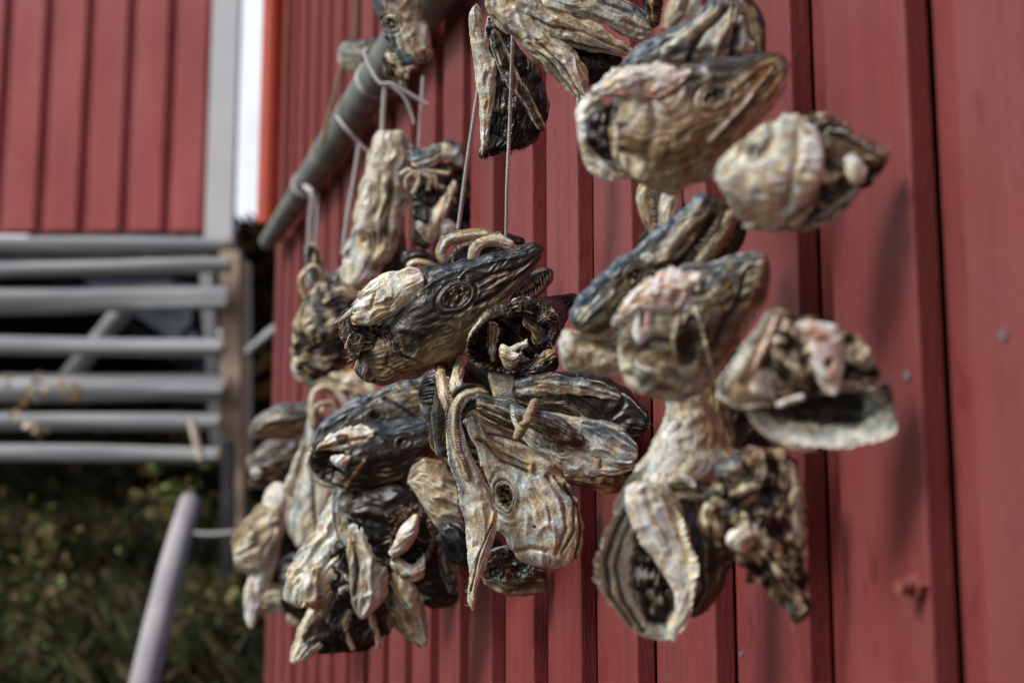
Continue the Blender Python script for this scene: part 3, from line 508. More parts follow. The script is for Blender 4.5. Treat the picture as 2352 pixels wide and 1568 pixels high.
h.side([(490, 1105, 590, 1130), (405, 1215, 580, 1215), (355, 1330, 530, 1330), (330, 1430, 450, 1430), (338, 1475, 365, 1470)], 'gill_cover', t=.3, style='tan', wr=4, sp=10, stretch=8, feats=[('line', [(500, 1130), (420, 1240), (350, 1450)], 14, 4, 'bone', .7), ('blob', 460, 1320, 50, 90, 30, -8, 'umber', .8)])
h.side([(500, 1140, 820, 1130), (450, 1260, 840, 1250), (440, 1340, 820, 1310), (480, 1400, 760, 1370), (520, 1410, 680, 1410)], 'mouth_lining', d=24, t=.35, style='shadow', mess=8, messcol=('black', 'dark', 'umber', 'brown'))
h.tube([(640, 1190), (610, 1260), (625, 1330), (655, 1400)], [6, 8, 8, 5], 'jaw', style='jaw', d=-8); h.teeth([(630, 1210), (612, 1290), (650, 1390)], 20, 7, 6, -16)
h.tube([(735, 1190), (745, 1250), (775, 1320), (780, 1400)], [6, 7, 7, 4], 'jaw', style='jaw', d=-6); h.teeth([(745, 1200), (760, 1290), (780, 1370)], 10, 7, 6, -14)
h.side([(770, 1060, 930, 1040), (820, 1190, 1000, 1130), (880, 1300, 1035, 1250), (970, 1375, 1035, 1350), (1000, 1390, 1020, 1385)], 'gill_cover', d=4, t=.3, style='tan', wr=4, sp=12, stretch=7, feats=[('line', [(900, 1060), (980, 1160), (1020, 1350)], 10, 4, 'bone', .6)])
for q_ in ([(560, 1150, 660, 1140), (540, 1250, 650, 1230), (560, 1340, 620, 1330), (590, 1390, 610, 1385)], [(690, 1130, 800, 1110), (720, 1230, 830, 1200), (790, 1300, 850, 1280), (820, 1330, 840, 1325)]): h.side(q_, 'gill_cover', d=10, style='brown', wr=4, sp=12)
h = Head('fan of pale curled gill flaps between the folded cheek and the hanging jaws', 2.0, cE, 860, 1060)
for q_, st_ in (([(560, 560, 640, 560), (540, 680, 660, 680), (560, 800, 660, 790), (600, 880, 650, 880)], 'bluish'), ([(820, 1000, 900, 980), (850, 1080, 960, 1050), (900, 1160, 980, 1120), (940, 1200, 970, 1190)], 'tan'), ([(900, 600, 960, 560), (960, 680, 1060, 620), (1030, 780, 1110, 720), (1060, 860, 1110, 840)], 'tanbrown'), ([(1080, 880, 1140, 860), (1090, 960, 1180, 940), (1120, 1060, 1200, 1040), (1150, 1120, 1180, 1120)], 'brown'), ([(420, 1000, 500, 960), (380, 1080, 480, 1060), (400, 1160, 470, 1160)], 'pale')): h.side(q_, 'gill_cover', style=st_, wr=4, sp=13, lump=6)
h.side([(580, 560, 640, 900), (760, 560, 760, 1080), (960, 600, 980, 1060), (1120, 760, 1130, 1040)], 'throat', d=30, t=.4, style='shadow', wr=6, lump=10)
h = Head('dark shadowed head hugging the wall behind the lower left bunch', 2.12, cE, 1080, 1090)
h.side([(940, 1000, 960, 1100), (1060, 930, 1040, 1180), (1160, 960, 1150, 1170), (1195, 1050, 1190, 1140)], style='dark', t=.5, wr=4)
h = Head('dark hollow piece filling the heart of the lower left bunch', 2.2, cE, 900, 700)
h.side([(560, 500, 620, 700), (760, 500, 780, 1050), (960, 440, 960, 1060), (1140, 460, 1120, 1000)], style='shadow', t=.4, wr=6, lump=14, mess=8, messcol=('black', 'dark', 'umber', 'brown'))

# ================================================================== far-left bunch
Z = 2.75
h = Head('tall pale blurred head hanging from the knotted string near the pole', 2.4, cV, 860, 470)
h.side([(868, 302, 930, 300), (853, 350, 952, 370), (828, 430, 935, 450), (815, 500, 925, 520), (835, 570, 905, 580), (850, 610, 880, 612)], style='tan', t=.5, wr=5, sp=15, stretch=9, lump=6, feats=[('line', [(880, 310), (845, 430), (830, 520)], 14, 5, 'white', .5), ('line', [(900, 420), (885, 540)], 8, -7, 'brown', .9)])
h.side([(840, 480, 915, 470), (800, 540, 912, 545), (783, 600, 880, 610), (785, 650, 830, 665)], 'gill_cover', d=-8, t=.4, style='pale', wr=4, sp=16, lump=6, feats=[('line', [(830, 500), (795, 590)], 7, -5, 'blue', .8), ('line', [(905, 530), (860, 620)], 8, -5, 'brown', .8)])
h.side([(860, 400, 930, 400), (860, 520, 925, 520), (880, 640, 940, 640), (890, 720, 930, 720)], 'dark_side', d=30, t=.5, style='dark', wr=5)
h = Head('tangled pale and black scraps with small curled ribs, right of the tall pale head', 2.25, cA, 1060, 1180)
h.side([(830, 950, 880, 1050), (940, 940, 960, 1050), (1070, 880, 1080, 990), (1180, 920, 1190, 1060)], style='bluish', t=.5, wr=5)
h.side([(870, 1350, 930, 1500), (990, 1290, 1010, 1500), (1090, 1170, 1130, 1230), (1120, 1120, 1145, 1150)], 'gill_cover', d=-10, t=.4, style='pale', wr=4)
h.side([(1060, 1020, 900, 1080), (1150, 1050, 950, 1250), (1230, 1200, 1050, 1400), (1280, 1340, 1200, 1500)], 'torn_neck', d=22, t=.5, mess=10, messcol=('black', 'dark', 'umber', 'tan'))
h.side([(1020, 1400, 1090, 1360), (1030, 1480, 1150, 1430), (1040, 1560, 1130, 1520)], 'gill_cover', d=-6, t=.4, style='pale', wr=4)
for k, pts in enumerate([[(780, 1100), (840, 1065), (900, 1120)], [(820, 1190), (830, 1110), (900, 1070)], [(860, 1220), (900, 1140), (900, 1080)], [(960, 1200), (970, 1120), (900, 1070)], [(1010, 1180), (1000, 1110), (930, 1070), (1100, 1090)]]): h.tube(pts, [5, 6, 5]+[5]*(len(pts)-3), 'rib', style='tan', d=-8)
h.side([(860, 1150, 870, 1500), (950, 1150, 960, 1560)], 'dark_strands', d=20, t=.5, style='dark', wr=7, sp=8, stretch=12)
h = Head('brown crumpled head beside the wall at the left of the largest head', 2.5, cV, 770, 730)
h.side([(672, 760, 675, 840), (720, 670, 720, 860), (780, 620, 780, 850), (830, 660, 830, 820), (860, 720, 850, 780)], style='tan', t=.5, wr=5, mess=8, messcol=('dark', 'umber', 'tan', 'cream'), edge=.12)
h.side([(690, 700, 740, 640), (680, 760, 770, 720), (700, 820, 780, 800), (730, 850, 760, 850)], 'gill_cover', d=-34, style='tan', wr=5, sp=14)
h.side([(740, 640, 810, 620), (780, 720, 850, 680), (790, 800, 860, 760), (800, 830, 840, 820)], 'gill_cover', d=-26, style='brown', wr=5, sp=14)
h.tube([(700, 690), (690, 640), (720, 610), (750, 640)], [6, 7, 7, 5], 'jaw', d=-30)
h.side([(700, 560, 730, 565), (705, 620, 760, 640), (735, 690, 790, 720)], 'strap', d=-8, t=.4, style='olive', wr=4)
h = Head('small pale olive head hugging the wall, half hidden beneath the brown crumpled one', 2.9, cV, 720, 860)
h.side([(668, 800, 672, 860), (700, 790, 710, 885), (760, 830, 770, 900), (850, 850, 850, 930), (920, 860, 920, 910)], style='tan', t=.5, wr=8, sp=18, stretch=2, lump=12)
for pts in ([(715, 960), (722, 900), (760, 890), (800, 930)], [(735, 980), (745, 930), (770, 940)], [(800, 870), (850, 900), (900, 905)]): h.tube(pts, [7]*len(pts), 'jaw', style='jawpale', d=-20)
h = Head('small dark fish head pointing left at the far left of the bunch', 2.9, cV, 645, 965)
h.side([(569, 990, 572, 1003), (600, 948, 605, 1008), (650, 925, 655, 1008), (715, 922, 715, 995)], style='brown', t=.6, wr=3, feats=[('line', [(600, 990), (690, 975)], 8, 2, 'tan', .5)])
h = Head('dark brown lump with one white spot under the small dark fish head', 3.0, cV, 620, 1065)
h.side([(556, 1060, 572, 1110), (610, 1015, 615, 1125), (680, 1000, 680, 1110), (740, 1010, 730, 1080)], style='brown', t=.5, wr=6, mess=4, messcol=('dark', 'umber', 'brown', 'tan'), feats=[('blob', 588, 1088, 14, 14, 0, 4, 'white', .9)])
h = Head('long pale head hanging from a curled jaw, behind the folded cheek at left', 2.6, cV, 730, 1100)
h.side([(712, 940, 742, 940), (695, 1010, 750, 1010), (665, 1090, 785, 1090), (655, 1160, 795, 1180), (670, 1230, 780, 1270), (690, 1270, 740, 1290)], style='pale', t=.4, wr=4, sp=18, lump=7, feats=[('line', [(740, 960), (720, 1100), (730, 1250)], 6, -6, 'umber', .8), ('line', [(700, 1030), (670, 1140)], 7, -5, 'brown', .7)])
h.tube([(718, 985), (726, 935), (760, 925), (776, 950)], [6, 7, 7, 5], 'jaw', style='jaw', d=-12)
h = Head('lowest far left head, pale blurred straps with a drooping white tip', 2.8, cV, 610, 1290)
h.side([(630, 1100, 680, 1140), (602, 1150, 665, 1190), (590, 1220, 645, 1250), (580, 1290, 632, 1310), (562, 1350, 610, 1370), (562, 1410, 592, 1415), (568, 1440, 585, 1445)], 'gill_cover', t=.4, style='whitey', wr=3, d=-14)
h.side([(532, 1250, 540, 1290), (560, 1200, 570, 1320), (600, 1160, 612, 1310), (645, 1140, 640, 1270)], style='tan', t=.5, wr=5, lump=8)
h.side([(640, 1140, 665, 1130), (660, 1210, 690, 1190), (690, 1260, 720, 1240), (705, 1290, 730, 1280)], 'strap', t=.5, d=-8, style='pale', wr=3)
h.side([(555, 1290, 590, 1300), (590, 1330, 600, 1400), (640, 1340, 640, 1400), (690, 1330, 700, 1390), (720, 1350, 720, 1375)], 'neck', d=2, t=.5, style='tan', wr=5, lump=8)
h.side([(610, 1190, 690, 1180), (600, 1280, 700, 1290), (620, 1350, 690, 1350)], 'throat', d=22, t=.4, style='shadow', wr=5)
h = Head('brown tattered piece pressed to the wall between the two lower left bunches', 2.75, cV, 700, 1330)
h.side([(640, 1290, 650, 1400), (690, 1270, 690, 1425), (730, 1300, 730, 1410)], style='dark', t=.4, wr=6)
h.side([(660, 1395, 660, 1425), (680, 1400, 680, 1435), (700, 1405, 700, 1430)], 'torn_tip', style='tan', wr=3)

# ================================================================== on the pole, top
h = Head('blurred pale head straddling the grey pole at the top edge', 2.1, cA, 820, 180)
h.side([(620, -60, 900, -70), (640, 90, 930, 80), (700, 210, 965, 210), (750, 310, 990, 310), (810, 385, 990, 370), (860, 400, 960, 400)], style='mixed', t=.45, wr=4, sp=18, stretch=5, lump=7, d=-10, feats=[('eye', 735, 150, 50, 45, 0, 'tan'), ('line', [(640, 0), (680, 180), (740, 320), (830, 390)], 30, 3, 'blue', .8), ('blob', 860, 250, 100, 110, 0, 4, 'cream', .6), ('blob', 920, 340, 60, 40, 0, 2, 'rust', .5)])
h = Head('small crumpled cream piece under the head on the pole', 2.2, cA, 770, 430)
h.side([(670, 360, 690, 460), (750, 330, 750, 490), (830, 400, 820, 530), (880, 450, 860, 540)], style='tan', t=.6, mess=8, messcol=('umber', 'olive', 'cream', 'white'))
h = Head('small olive green piece left of the grey pole at top', 3.0, cA, 500, 340)
h.side([(395, 280, 405, 390), (470, 240, 470, 450), (560, 240, 550, 450), (640, 250, 620, 390)], style='olive', t=.4, wr=4, lump=8, feats=[('blob', 470, 340, 80, 70, 0, 2, 'grey', .8)])
# m
h = Head('head hanging tail down at top centre, one pale jaw and a dark ragged inside', 1.6, cA, 1420, 520)
h.side([(1225, 50, 1290, 30), (1212, 170, 1305, 180), (1235, 320, 1345, 320), (1250, 460, 1388, 430), (1278, 640, 1375, 640), (1285, 850, 1345, 820), (1288, 980, 1310, 970)], 'gill_cover', t=.5, style='pale', wr=4, sp=12, stretch=9, lump=5, d=-14, step=1.6)
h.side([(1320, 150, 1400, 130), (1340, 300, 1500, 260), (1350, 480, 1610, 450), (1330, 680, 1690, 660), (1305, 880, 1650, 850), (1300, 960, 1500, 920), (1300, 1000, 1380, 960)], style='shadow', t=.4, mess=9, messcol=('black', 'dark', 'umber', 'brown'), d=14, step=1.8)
h.side([(1340, 220, 1400, 180), (1375, 360, 1460, 320), (1440, 520, 1530, 470), (1540, 660, 1610, 600), (1640, 800, 1690, 770), (1675, 830, 1692, 820)], 'gill_cover', t=.5, style='brown', wr=4.5, sp=9, stretch=10, d=-16, step=1.6)
h.side([(1560, 380, 1600, 360), (1590, 520, 1680, 480), (1620, 660, 1720, 620), (1660, 740, 1710, 730)], 'skin', t=.4, style='dark', d=10)
h.fibres([(1300, 970), (1400, 940), (1520, 920), (1640, 860)], 90, 16, 90, 40, 1.1, 6, ('umber', 'tan', 'dark'))
# n
h = Head('sharp pale bony head reaching from the top edge down to the right', 1.46, cV, 1220, 90)
h.side([(1095, -50, 1175, -60), (1108, 0, 1190, -15), (1140, 55, 1215, 30), (1190, 100, 1250, 65), (1240, 150, 1305, 110), (1290, 195, 1345, 155), (1322, 235, 1350, 195), (1338, 248, 1348, 238)], 'lower_jaw', t=.6, style='pale', wr=4.2, sp=10, stretch=10, lump=5, step=1.4, feats=[('line', [(1100, -20), (1150, 60), (1240, 150), (1320, 235)], 6, -5, 'tan', .8), ('line', [(1230, 90), (1290, 150), (1335, 220)], 3, -4, 'brown', .9), ('line', [(1215, 100), (1260, 140), (1325, 225)], 3, -4, 'brown', .8), ('line', [(1180, 20), (1210, 80)], 5, 5, 'white', .6)])
h.side([(1150, -50, 1250, -60), (1175, 10, 1290, -20), (1220, 60, 1320, 20), (1290, 95, 1375, 65), (1370, 118, 1440, 105), (1440, 130, 1460, 125)], 'skin', t=.5, style='pale', wr=4.5, sp=11, stretch=9, lump=5, step=1.4, d=6, feats=[('line', [(1200, 30), (1260, 60), (1340, 75), (1440, 120)], 4, -5, 'brown', .9), ('line', [(1280, 40), (1350, 85), (1440, 125)], 5, 4, 'cream', .5), ('line', [(1210, 60), (1290, 92), (1400, 118)], 3, -4, 'umber', .9)])
h.side([(1240, 105, 1260, 120), (1310, 100, 1320, 180), (1380, 115, 1385, 190), (1430, 130, 1430, 170)], 'mouth_lining', t=.5, d=40, style='shadow', mess=5, messcol=('black', 'black', 'dark', 'umber'))
h.fibres([(1310, 135), (1380, 140)], 60, 22, 80, 14, .8, 12, ('tan', 'umber', 'brown'), 'gill_filaments', 5)
h = Head('blue grey head at the top edge with a ragged brown neck, beside the wall', 1.43, cB, 350, 60)
h.side([(-60, -90, -50, 40), (100, -90, 110, 100), (280, -60, 310, 160), (440, -20, 470, 240), (580, 50, 590, 262), (655, 130, 650, 230)], style='bluish', t=.5, wr=4, sp=14, stretch=7, lump=6, step=1.6, feats=[('line', [(0, 80), (150, 110), (350, 170), (480, 250)], 16, -6, 'ink', .8), ('line', [(100, 30), (300, 80), (500, 180)], 16, 3, 'grey', .6)])
h.side([(590, -90, 690, -90), (580, 10, 695, 0), (620, 100, 690, 90), (640, 180, 670, 170)], 'torn_neck', t=.6, mess=7, messcol=('black', 'umber', 'brown', 'tan'), d=-8)
h.fibres([(640, -60), (670, 60), (650, 160)], 80, 14, 0, 70, 1.0, -14, ('umber', 'tan', 'brown'))

# ================================================================== right (near) bunch
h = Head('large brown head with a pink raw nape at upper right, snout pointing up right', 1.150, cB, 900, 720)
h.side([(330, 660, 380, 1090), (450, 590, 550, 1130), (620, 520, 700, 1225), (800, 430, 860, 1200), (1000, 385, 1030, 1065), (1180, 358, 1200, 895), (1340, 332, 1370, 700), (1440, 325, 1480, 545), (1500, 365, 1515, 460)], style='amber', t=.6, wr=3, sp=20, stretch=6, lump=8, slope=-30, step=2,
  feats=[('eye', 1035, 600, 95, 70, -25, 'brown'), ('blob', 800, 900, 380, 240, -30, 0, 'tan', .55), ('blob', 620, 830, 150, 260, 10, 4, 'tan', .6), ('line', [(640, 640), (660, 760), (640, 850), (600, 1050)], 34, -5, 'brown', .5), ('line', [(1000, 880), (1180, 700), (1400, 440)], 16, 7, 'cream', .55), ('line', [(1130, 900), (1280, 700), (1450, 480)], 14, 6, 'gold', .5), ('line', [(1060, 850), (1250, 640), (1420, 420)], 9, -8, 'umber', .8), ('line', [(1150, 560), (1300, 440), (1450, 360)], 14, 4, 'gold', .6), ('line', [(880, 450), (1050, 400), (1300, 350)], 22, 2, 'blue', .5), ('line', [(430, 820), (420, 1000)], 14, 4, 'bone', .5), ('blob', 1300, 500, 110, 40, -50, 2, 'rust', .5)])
h.side([(440, 640, 610, 640), (415, 780, 660, 800), (420, 920, 680, 960), (470, 1060, 650, 1090), (540, 1130, 600, 1140)], 'gill_cover', d=-44, style='tan', wr=3, sp=22, lump=6, step=2, feats=[('line', [(430, 700), (420, 900), (470, 1060)], 20, 4, 'bone', .5)])
h.side([(262, 545, 300, 600), (390, 432, 430, 610), (560, 405, 580, 650), (720, 410, 700, 630), (860, 425, 830, 520), (890, 432, 880, 460)], 'nape_flesh', d=-52, sheet=True, style='pinkflesh', wr=7, sp=14, stretch=3, lump=8, slope=-16, ragged=10, edge=.2, feats=[('line', [(450, 610), (620, 640), (780, 560)], 16, 4, 'red', .5), ('blob', 610, 530, 60, 50, 0, -6, 'gold', .7), ('blob', 500, 480, 90, 60, -20, 5, 'white', .6)])
h.side([(255, 560, 330, 620), (160, 700, 330, 700), (175, 830, 270, 830), (200, 980, 300, 960), (250, 1080, 420, 1030), (370, 1148, 470, 1110)], 'gill_cover', d=10, t=.5, style='flesh', wr=5, lump=9, feats=[('line', [(220, 1000), (350, 1060), (400, 1130)], 10, 4, 'red', .4), ('blob', 220, 770, 60, 50, 0, 6, 'white', .7)])
h.side([(250, 700, 420, 640), (240, 820, 440, 800), (260, 930, 440, 920), (330, 1000, 440, 1000)], 'gill_cavity', d=-6, t=.4, mess=8, messcol=('black', 'dark', 'umber', 'cream'))
h = Head('striped head with blue ridge above the large brown one, cut by the top edge', 1.200, cB, 1050, 200)
h.side([(1000, -140, 1180, -160), (1010, 0, 1270, 60), (900, 110, 1310, 230), (720, 215, 1320, 340), (560, 320, 1000, 420), (430, 440, 700, 460)], style='bluish', t=.5, wr=8, sp=22, stretch=8, lump=6, tilt=-.15, feats=[('line', [(1050, 0), (800, 170), (450, 420)], 34, 4, 'blue', .8), ('line', [(1100, 60), (950, 200), (860, 400)], 24, -14, 'umber', .9), ('line', [(1130, 150), (1060, 260), (1000, 420)], 22, 12, 'tan', .6), ('line', [(1180, 180), (1150, 300), (1130, 400)], 22, -16, 'dark', .9), ('line', [(1040, 80), (900, 200), (720, 330)], 22, 8, 'cream', .6)])
h.tube([(1120, -60), (1210, 30), (1280, 130), (1310, 250), (1325, 345)], [22, 24, 22, 17, 10], 'jaw', style='tanbrown', wr=4, d=-12)
h.side([(760, -90, 850, -90), (745, 20, 860, 30), (715, 120, 820, 130), (705, 190, 740, 190)], 'jaw', d=20, t=.6, style='jaw', wr=4)
h.side([(880, -90, 960, -90), (860, 10, 940, 20), (820, 120, 900, 100)], 'jaw', d=24, t=.6, style='jawpale', wr=4)
# C
h = Head('pale grey head at far right with its brown ragged neck to the right', 1.050, cB, 1580, 1070)
h.side([(1030, 1040, 1060, 1180), (1190, 880, 1150, 1320), (1380, 760, 1240, 1420), (1510, 712, 1440, 1440), (1640, 780, 1600, 1380), (1735, 900, 1700, 1240)], style='pale', sheet=True, curl=.35, wr=4, sp=26, stretch=4, lump=8, slope=-10, d=-46, edge=.05, step=2, feats=[('blob', 1650, 960, 75, 130, -5, 7, 'white', .8), ('eye', 1290, 950, 60, 50, 0, 'grey'), ('line', [(1560, 760), (1550, 1000), (1480, 1300)], 26, -6, 'tan', .4), ('line', [(1380, 780), (1400, 860), (1330, 980)], 20, -8, 'olive', .8), ('line', [(1700, 1150), (1650, 1260), (1480, 1400)], 18, -4, 'umber', .7), ('blob', 1230, 900, 50, 60, 0, -4, 'olive', .6)])
h.side([(1060, 1040, 1080, 1160), (1250, 860, 1220, 1330), (1450, 760, 1400, 1400), (1650, 800, 1640, 1340)], 'skin', d=30, t=.45, style='brown', wr=3, sp=22)
h.side([(1480, 712, 1560, 1420), (1620, 735, 1680, 1400), (1780, 775, 1820, 1310), (1930, 860, 1950, 1200), (2060, 920, 2060, 1090), (2125, 965, 2130, 1010)], 'torn_neck', d=40, t=.32, style='tan', mess=8, messcol=('dark', 'umber', 'tan', 'cream'), step=2, edge=.1)
h.side([(1750, 790, 1700, 1000), (1860, 830, 1830, 1080), (1980, 900, 1950, 1060), (2090, 970, 2070, 1040)], 'skin_flap', d=6, style='tanbrown', wr=5, sp=14)
h.side([(1850, 990, 1850, 1090), (1920, 980, 1900, 1160), (1990, 1060, 1970, 1140)], 'vertebra', d=-18, t=.6, style='flesh', wr=4)
h.side([(1210, 1400, 1230, 1440), (1400, 1400, 1420, 1455), (1600, 1380, 1650, 1440), (1800, 1260, 1850, 1330), (1930, 1150, 1960, 1190)], 'gill_rim', d=10, t=.9, style='olive', wr=3)
h.side([(1480, 1300, 1500, 1420), (1650, 1180, 1680, 1400), (1850, 1090, 1850, 1280)], 'gill_cavity', d=46, t=.5, mess=8, messcol=('black', 'black', 'dark', 'umber'))
h.fibres([(1600, 740), (1700, 730), (1950, 870), (2110, 970)], 70, 16, -60, 60, 1.6, -6)
# E
h = Head('head with blue back ridge and striped jaws behind the one with dangling pink flesh', 1.220, cD, 600, 420)
h.side([(880, 30, 1080, 120), (800, 110, 1070, 300), (640, 235, 900, 450), (480, 365, 760, 560), (330, 475, 600, 680), (200, 610, 450, 850), (90, 760, 260, 900)], style='olive', t=.5, wr=6, sp=22, stretch=7, lump=8, tilt=-.15, feats=[('line', [(880, 50), (640, 240), (400, 430), (200, 610), (110, 760)], 32, 5, 'blue', .8), ('eye', 495, 500, 60, 55, 0, 'olive'), ('line', [(860, 130), (740, 280), (640, 400)], 34, 9, 'cream', .6), ('line', [(930, 180), (830, 330), (730, 450)], 20, -12, 'dark', .9), ('blob', 200, 720, 60, 40, -50, 4, 'cream', .6), ('blob', 560, 400, 40, 30, 0, 4, 'grey', .7)])
h.tube([(1040, 130), (1000, 230), (920, 340), (840, 450)], [16, 21, 21, 14], 'jaw', style='jaw', wr=3, d=-20)
h.teeth([(1000, 150), (940, 260), (850, 370)], 200, 10, 9, -34)
h.tube([(1070, 150), (1080, 260), (1010, 380), (900, 450)], [10, 14, 14, 10], 'lip', style='dark', wr=4)
h.side([(60, 810, 60, 990), (120, 808, 110, 1050), (200, 840, 250, 1075), (340, 880, 380, 1065), (420, 920, 440, 1030)], 'gill_cover', d=-6, t=.4, style='tan', wr=4, lump=8, feats=[('blob', 90, 900, 60, 90, 0, 4, 'bone', .8), ('blob', 170, 960, 70, 90, 0, 0, 'gold', .5)])
h = Head('narrow toothed jaws hanging between the large brown head and the striped one below', 1.300, cD, 610, 120)
h.tube([(545, -30), (535, 60), (545, 150), (600, 290)], [13, 15, 14, 8], 'jaw', style='jaw', wr=3); h.teeth([(570, -20), (565, 80), (590, 220)], 0, 9, 7, -10)
h.tube([(610, -20), (600, 80), (625, 180), (630, 290)], [8, 11, 11, 7], 'lip', style='tanbrown', wr=3, d=10)
h.tube([(700, -20), (690, 90), (670, 200), (640, 280)], [22, 25, 20, 8], 'jaw', style='jawpale', wr=3)
h.side([(500, 300, 560, 220), (520, 340, 640, 260)], 'lip', d=10, style='dark')
h.side([(560, -30, 760, -30), (540, 120, 760, 120), (560, 260, 740, 240)], 'mouth_lining', d=30, t=.3, style='shadow')
# D
h = Head('head with bright pink flesh dangling from its nape, middle right', 1.130, cD, 800, 800)
h.side([(380, 740, 395, 1040), (490, 630, 520, 1165), (640, 510, 680, 1195), (780, 465, 860, 1180), (900, 440, 960, 1090), (1050, 390, 1060, 890), (1170, 362, 1190, 690), (1250, 395, 1262, 520)], style='olive', t=.55, wr=5, sp=26, stretch=4, lump=12, slope=-20, step=2, feats=[('eye', 1010, 560, 60, 55, 0, 'tan'), ('blob', 980, 800, 260, 110, -60, 0, 'brown', .7), ('line', [(830, 690), (880, 860), (930, 1060), (940, 1160)], 12, 8, 'cream', .7), ('line', [(1220, 400), (1180, 560), (1080, 740), (960, 1000)], 22, 5, 'tan', .6), ('line', [(1120, 480), (1060, 680), (960, 860)], 14, -8, 'umber', .8), ('blob', 800, 880, 80, 150, 10, -16, 'dark', .7), ('line', [(400, 930), (420, 1080), (540, 1170)], 16, 6, 'bone', .7), ('blob', 620, 1080, 120, 80, 0, 4, 'olive', .5), ('line', [(730, 740), (700, 880), (720, 950)], 10, 6, 'cream', .5)])
h.side([(350, 740, 380, 790), (430, 630, 450, 750), (560, 515, 560, 740), (700, 478, 700, 750), (820, 480, 780, 690), (865, 500, 850, 600)], 'nape_flesh', d=-58, sheet=True, style='pinkflesh', wr=8, sp=15, stretch=2, lump=10, ragged=10, edge=.22, feats=[('blob', 500, 640, 50, 24, -30, -6, 'rust', .6), ('blob', 720, 620, 40, 60, 20, -6, 'rust', .5), ('blob', 640, 560, 60, 20, -10, 3, 'red', .4)])
h.side([(480, 690, 600, 700), (468, 780, 595, 790), (470, 840, 570, 850), (495, 890, 540, 890)], 'dangling_flesh', d=-62, t=.35, style='pinkflesh', wr=4, feats=[('line', [(530, 710), (525, 790)], 12, -8, 'rust', .8)])
h.side([(480, 980, 500, 1040), (540, 1020, 560, 1060), (590, 1020, 600, 1050)], 'skin_flap', d=-48, style='whitey', wr=2)
# F
h = Head('open upturned head low right with a long pink flap over its dark hollow', 1.020, cD, 1500, 1100)
h.side([(1250, 700, 1300, 720), (1180, 800, 1330, 800), (1080, 920, 1310, 900), (990, 1040, 1270, 1060), (940, 1140, 1290, 1190), (960, 1210, 1270, 1240), (1060, 1275, 1200, 1260)], 'gill_cover', d=-16, t=.3, style='tanbrown', wr=4, sp=24, stretch=6, lump=8, feats=[('line', [(1290, 740), (1240, 880), (1160, 1040)], 16, 7, 'pink', .7), ('blob', 1230, 1120, 70, 90, 10, 6, 'bone', .85), ('line', [(960, 1190), (1080, 1265), (1260, 1240)], 12, 6, 'cream', .8), ('line', [(1130, 900), (1040, 1050)], 26, -4, 'grey', .6)])
h.side([(1270, 690, 1260, 1080), (1400, 735, 1380, 1170), (1560, 765, 1540, 1160), (1700, 830, 1690, 1130), (1820, 950, 1820, 1120), (1890, 1070, 1895, 1095)], 'torn_neck', d=16, t=.45, style='tan', mess=12, messcol=('dark', 'umber', 'tan', 'cream'), feats=[('blob', 1760, 960, 110, 60, 40, 4, 'cream', .7)])
h.side([(1370, 830, 1450, 750), (1390, 890, 1640, 790), (1420, 960, 1685, 920), (1480, 1050, 1675, 1020), (1570, 1160, 1655, 1140), (1610, 1185, 1640, 1180)], 'dangling_flesh', d=-30, t=.25, style='pinkflesh', wr=5, sp=24, stretch=2, lump=6, feats=[('blob', 1590, 1000, 26, 40, 10, -8, 'umber', .9), ('blob', 1560, 850, 50, 24, 20, 2, 'red', .6), ('line', [(1400, 820), (1460, 880)], 24, -6, 'rust', .7)])
h.side([(1110, 1265, 1130, 1290), (1230, 1235, 1245, 1390), (1440, 1190, 1450, 1475), (1690, 1150, 1710, 1475), (1850, 1120, 1880, 1450), (1935, 1110, 1975, 1410), (1960, 1200, 1982, 1380)], 'lower_shell', d=24, t=.4, style='bluish', wr=5, sp=24, stretch=7, lump=8, curl=-.6, feats=[('blob', 1560, 1260, 330, 110, 2, -50, 'dark', .85), ('blob', 1850, 1260, 70, 130, 10, 6, 'grey', .8), ('line', [(1150, 1300), (1300, 1410), (1560, 1450), (1850, 1420)], 22, 4, 'grey', .5)])
h.tube([(1290, 1245), (1370, 1215), (1450, 1190)], [6, 8, 8], 'bone_splinter', style='whitey', d=-24)
h.tube([(1130, 1280), (1220, 1390), (1380, 1475), (1520, 1490)], [5, 7, 8, 6], 'gill_rim', style='jawpale', d=-6)
h = Head('dark folded skins at the back of the right bunch, between the pink fleshed heads', 1.25, cV, 1660, 900)
h.side([(1520, 820, 1540, 930), (1600, 770, 1610, 1000), (1690, 780, 1700, 1070), (1770, 860, 1770, 1040)], style='dark', t=.3, wr=6, sp=18, lump=10, slope=-60)
h.side([(1590, 860, 1680, 850), (1600, 950, 1700, 940), (1640, 1030, 1700, 1030)], 'gill_cover', d=-50, style='tanbrown', wr=6, sp=15)
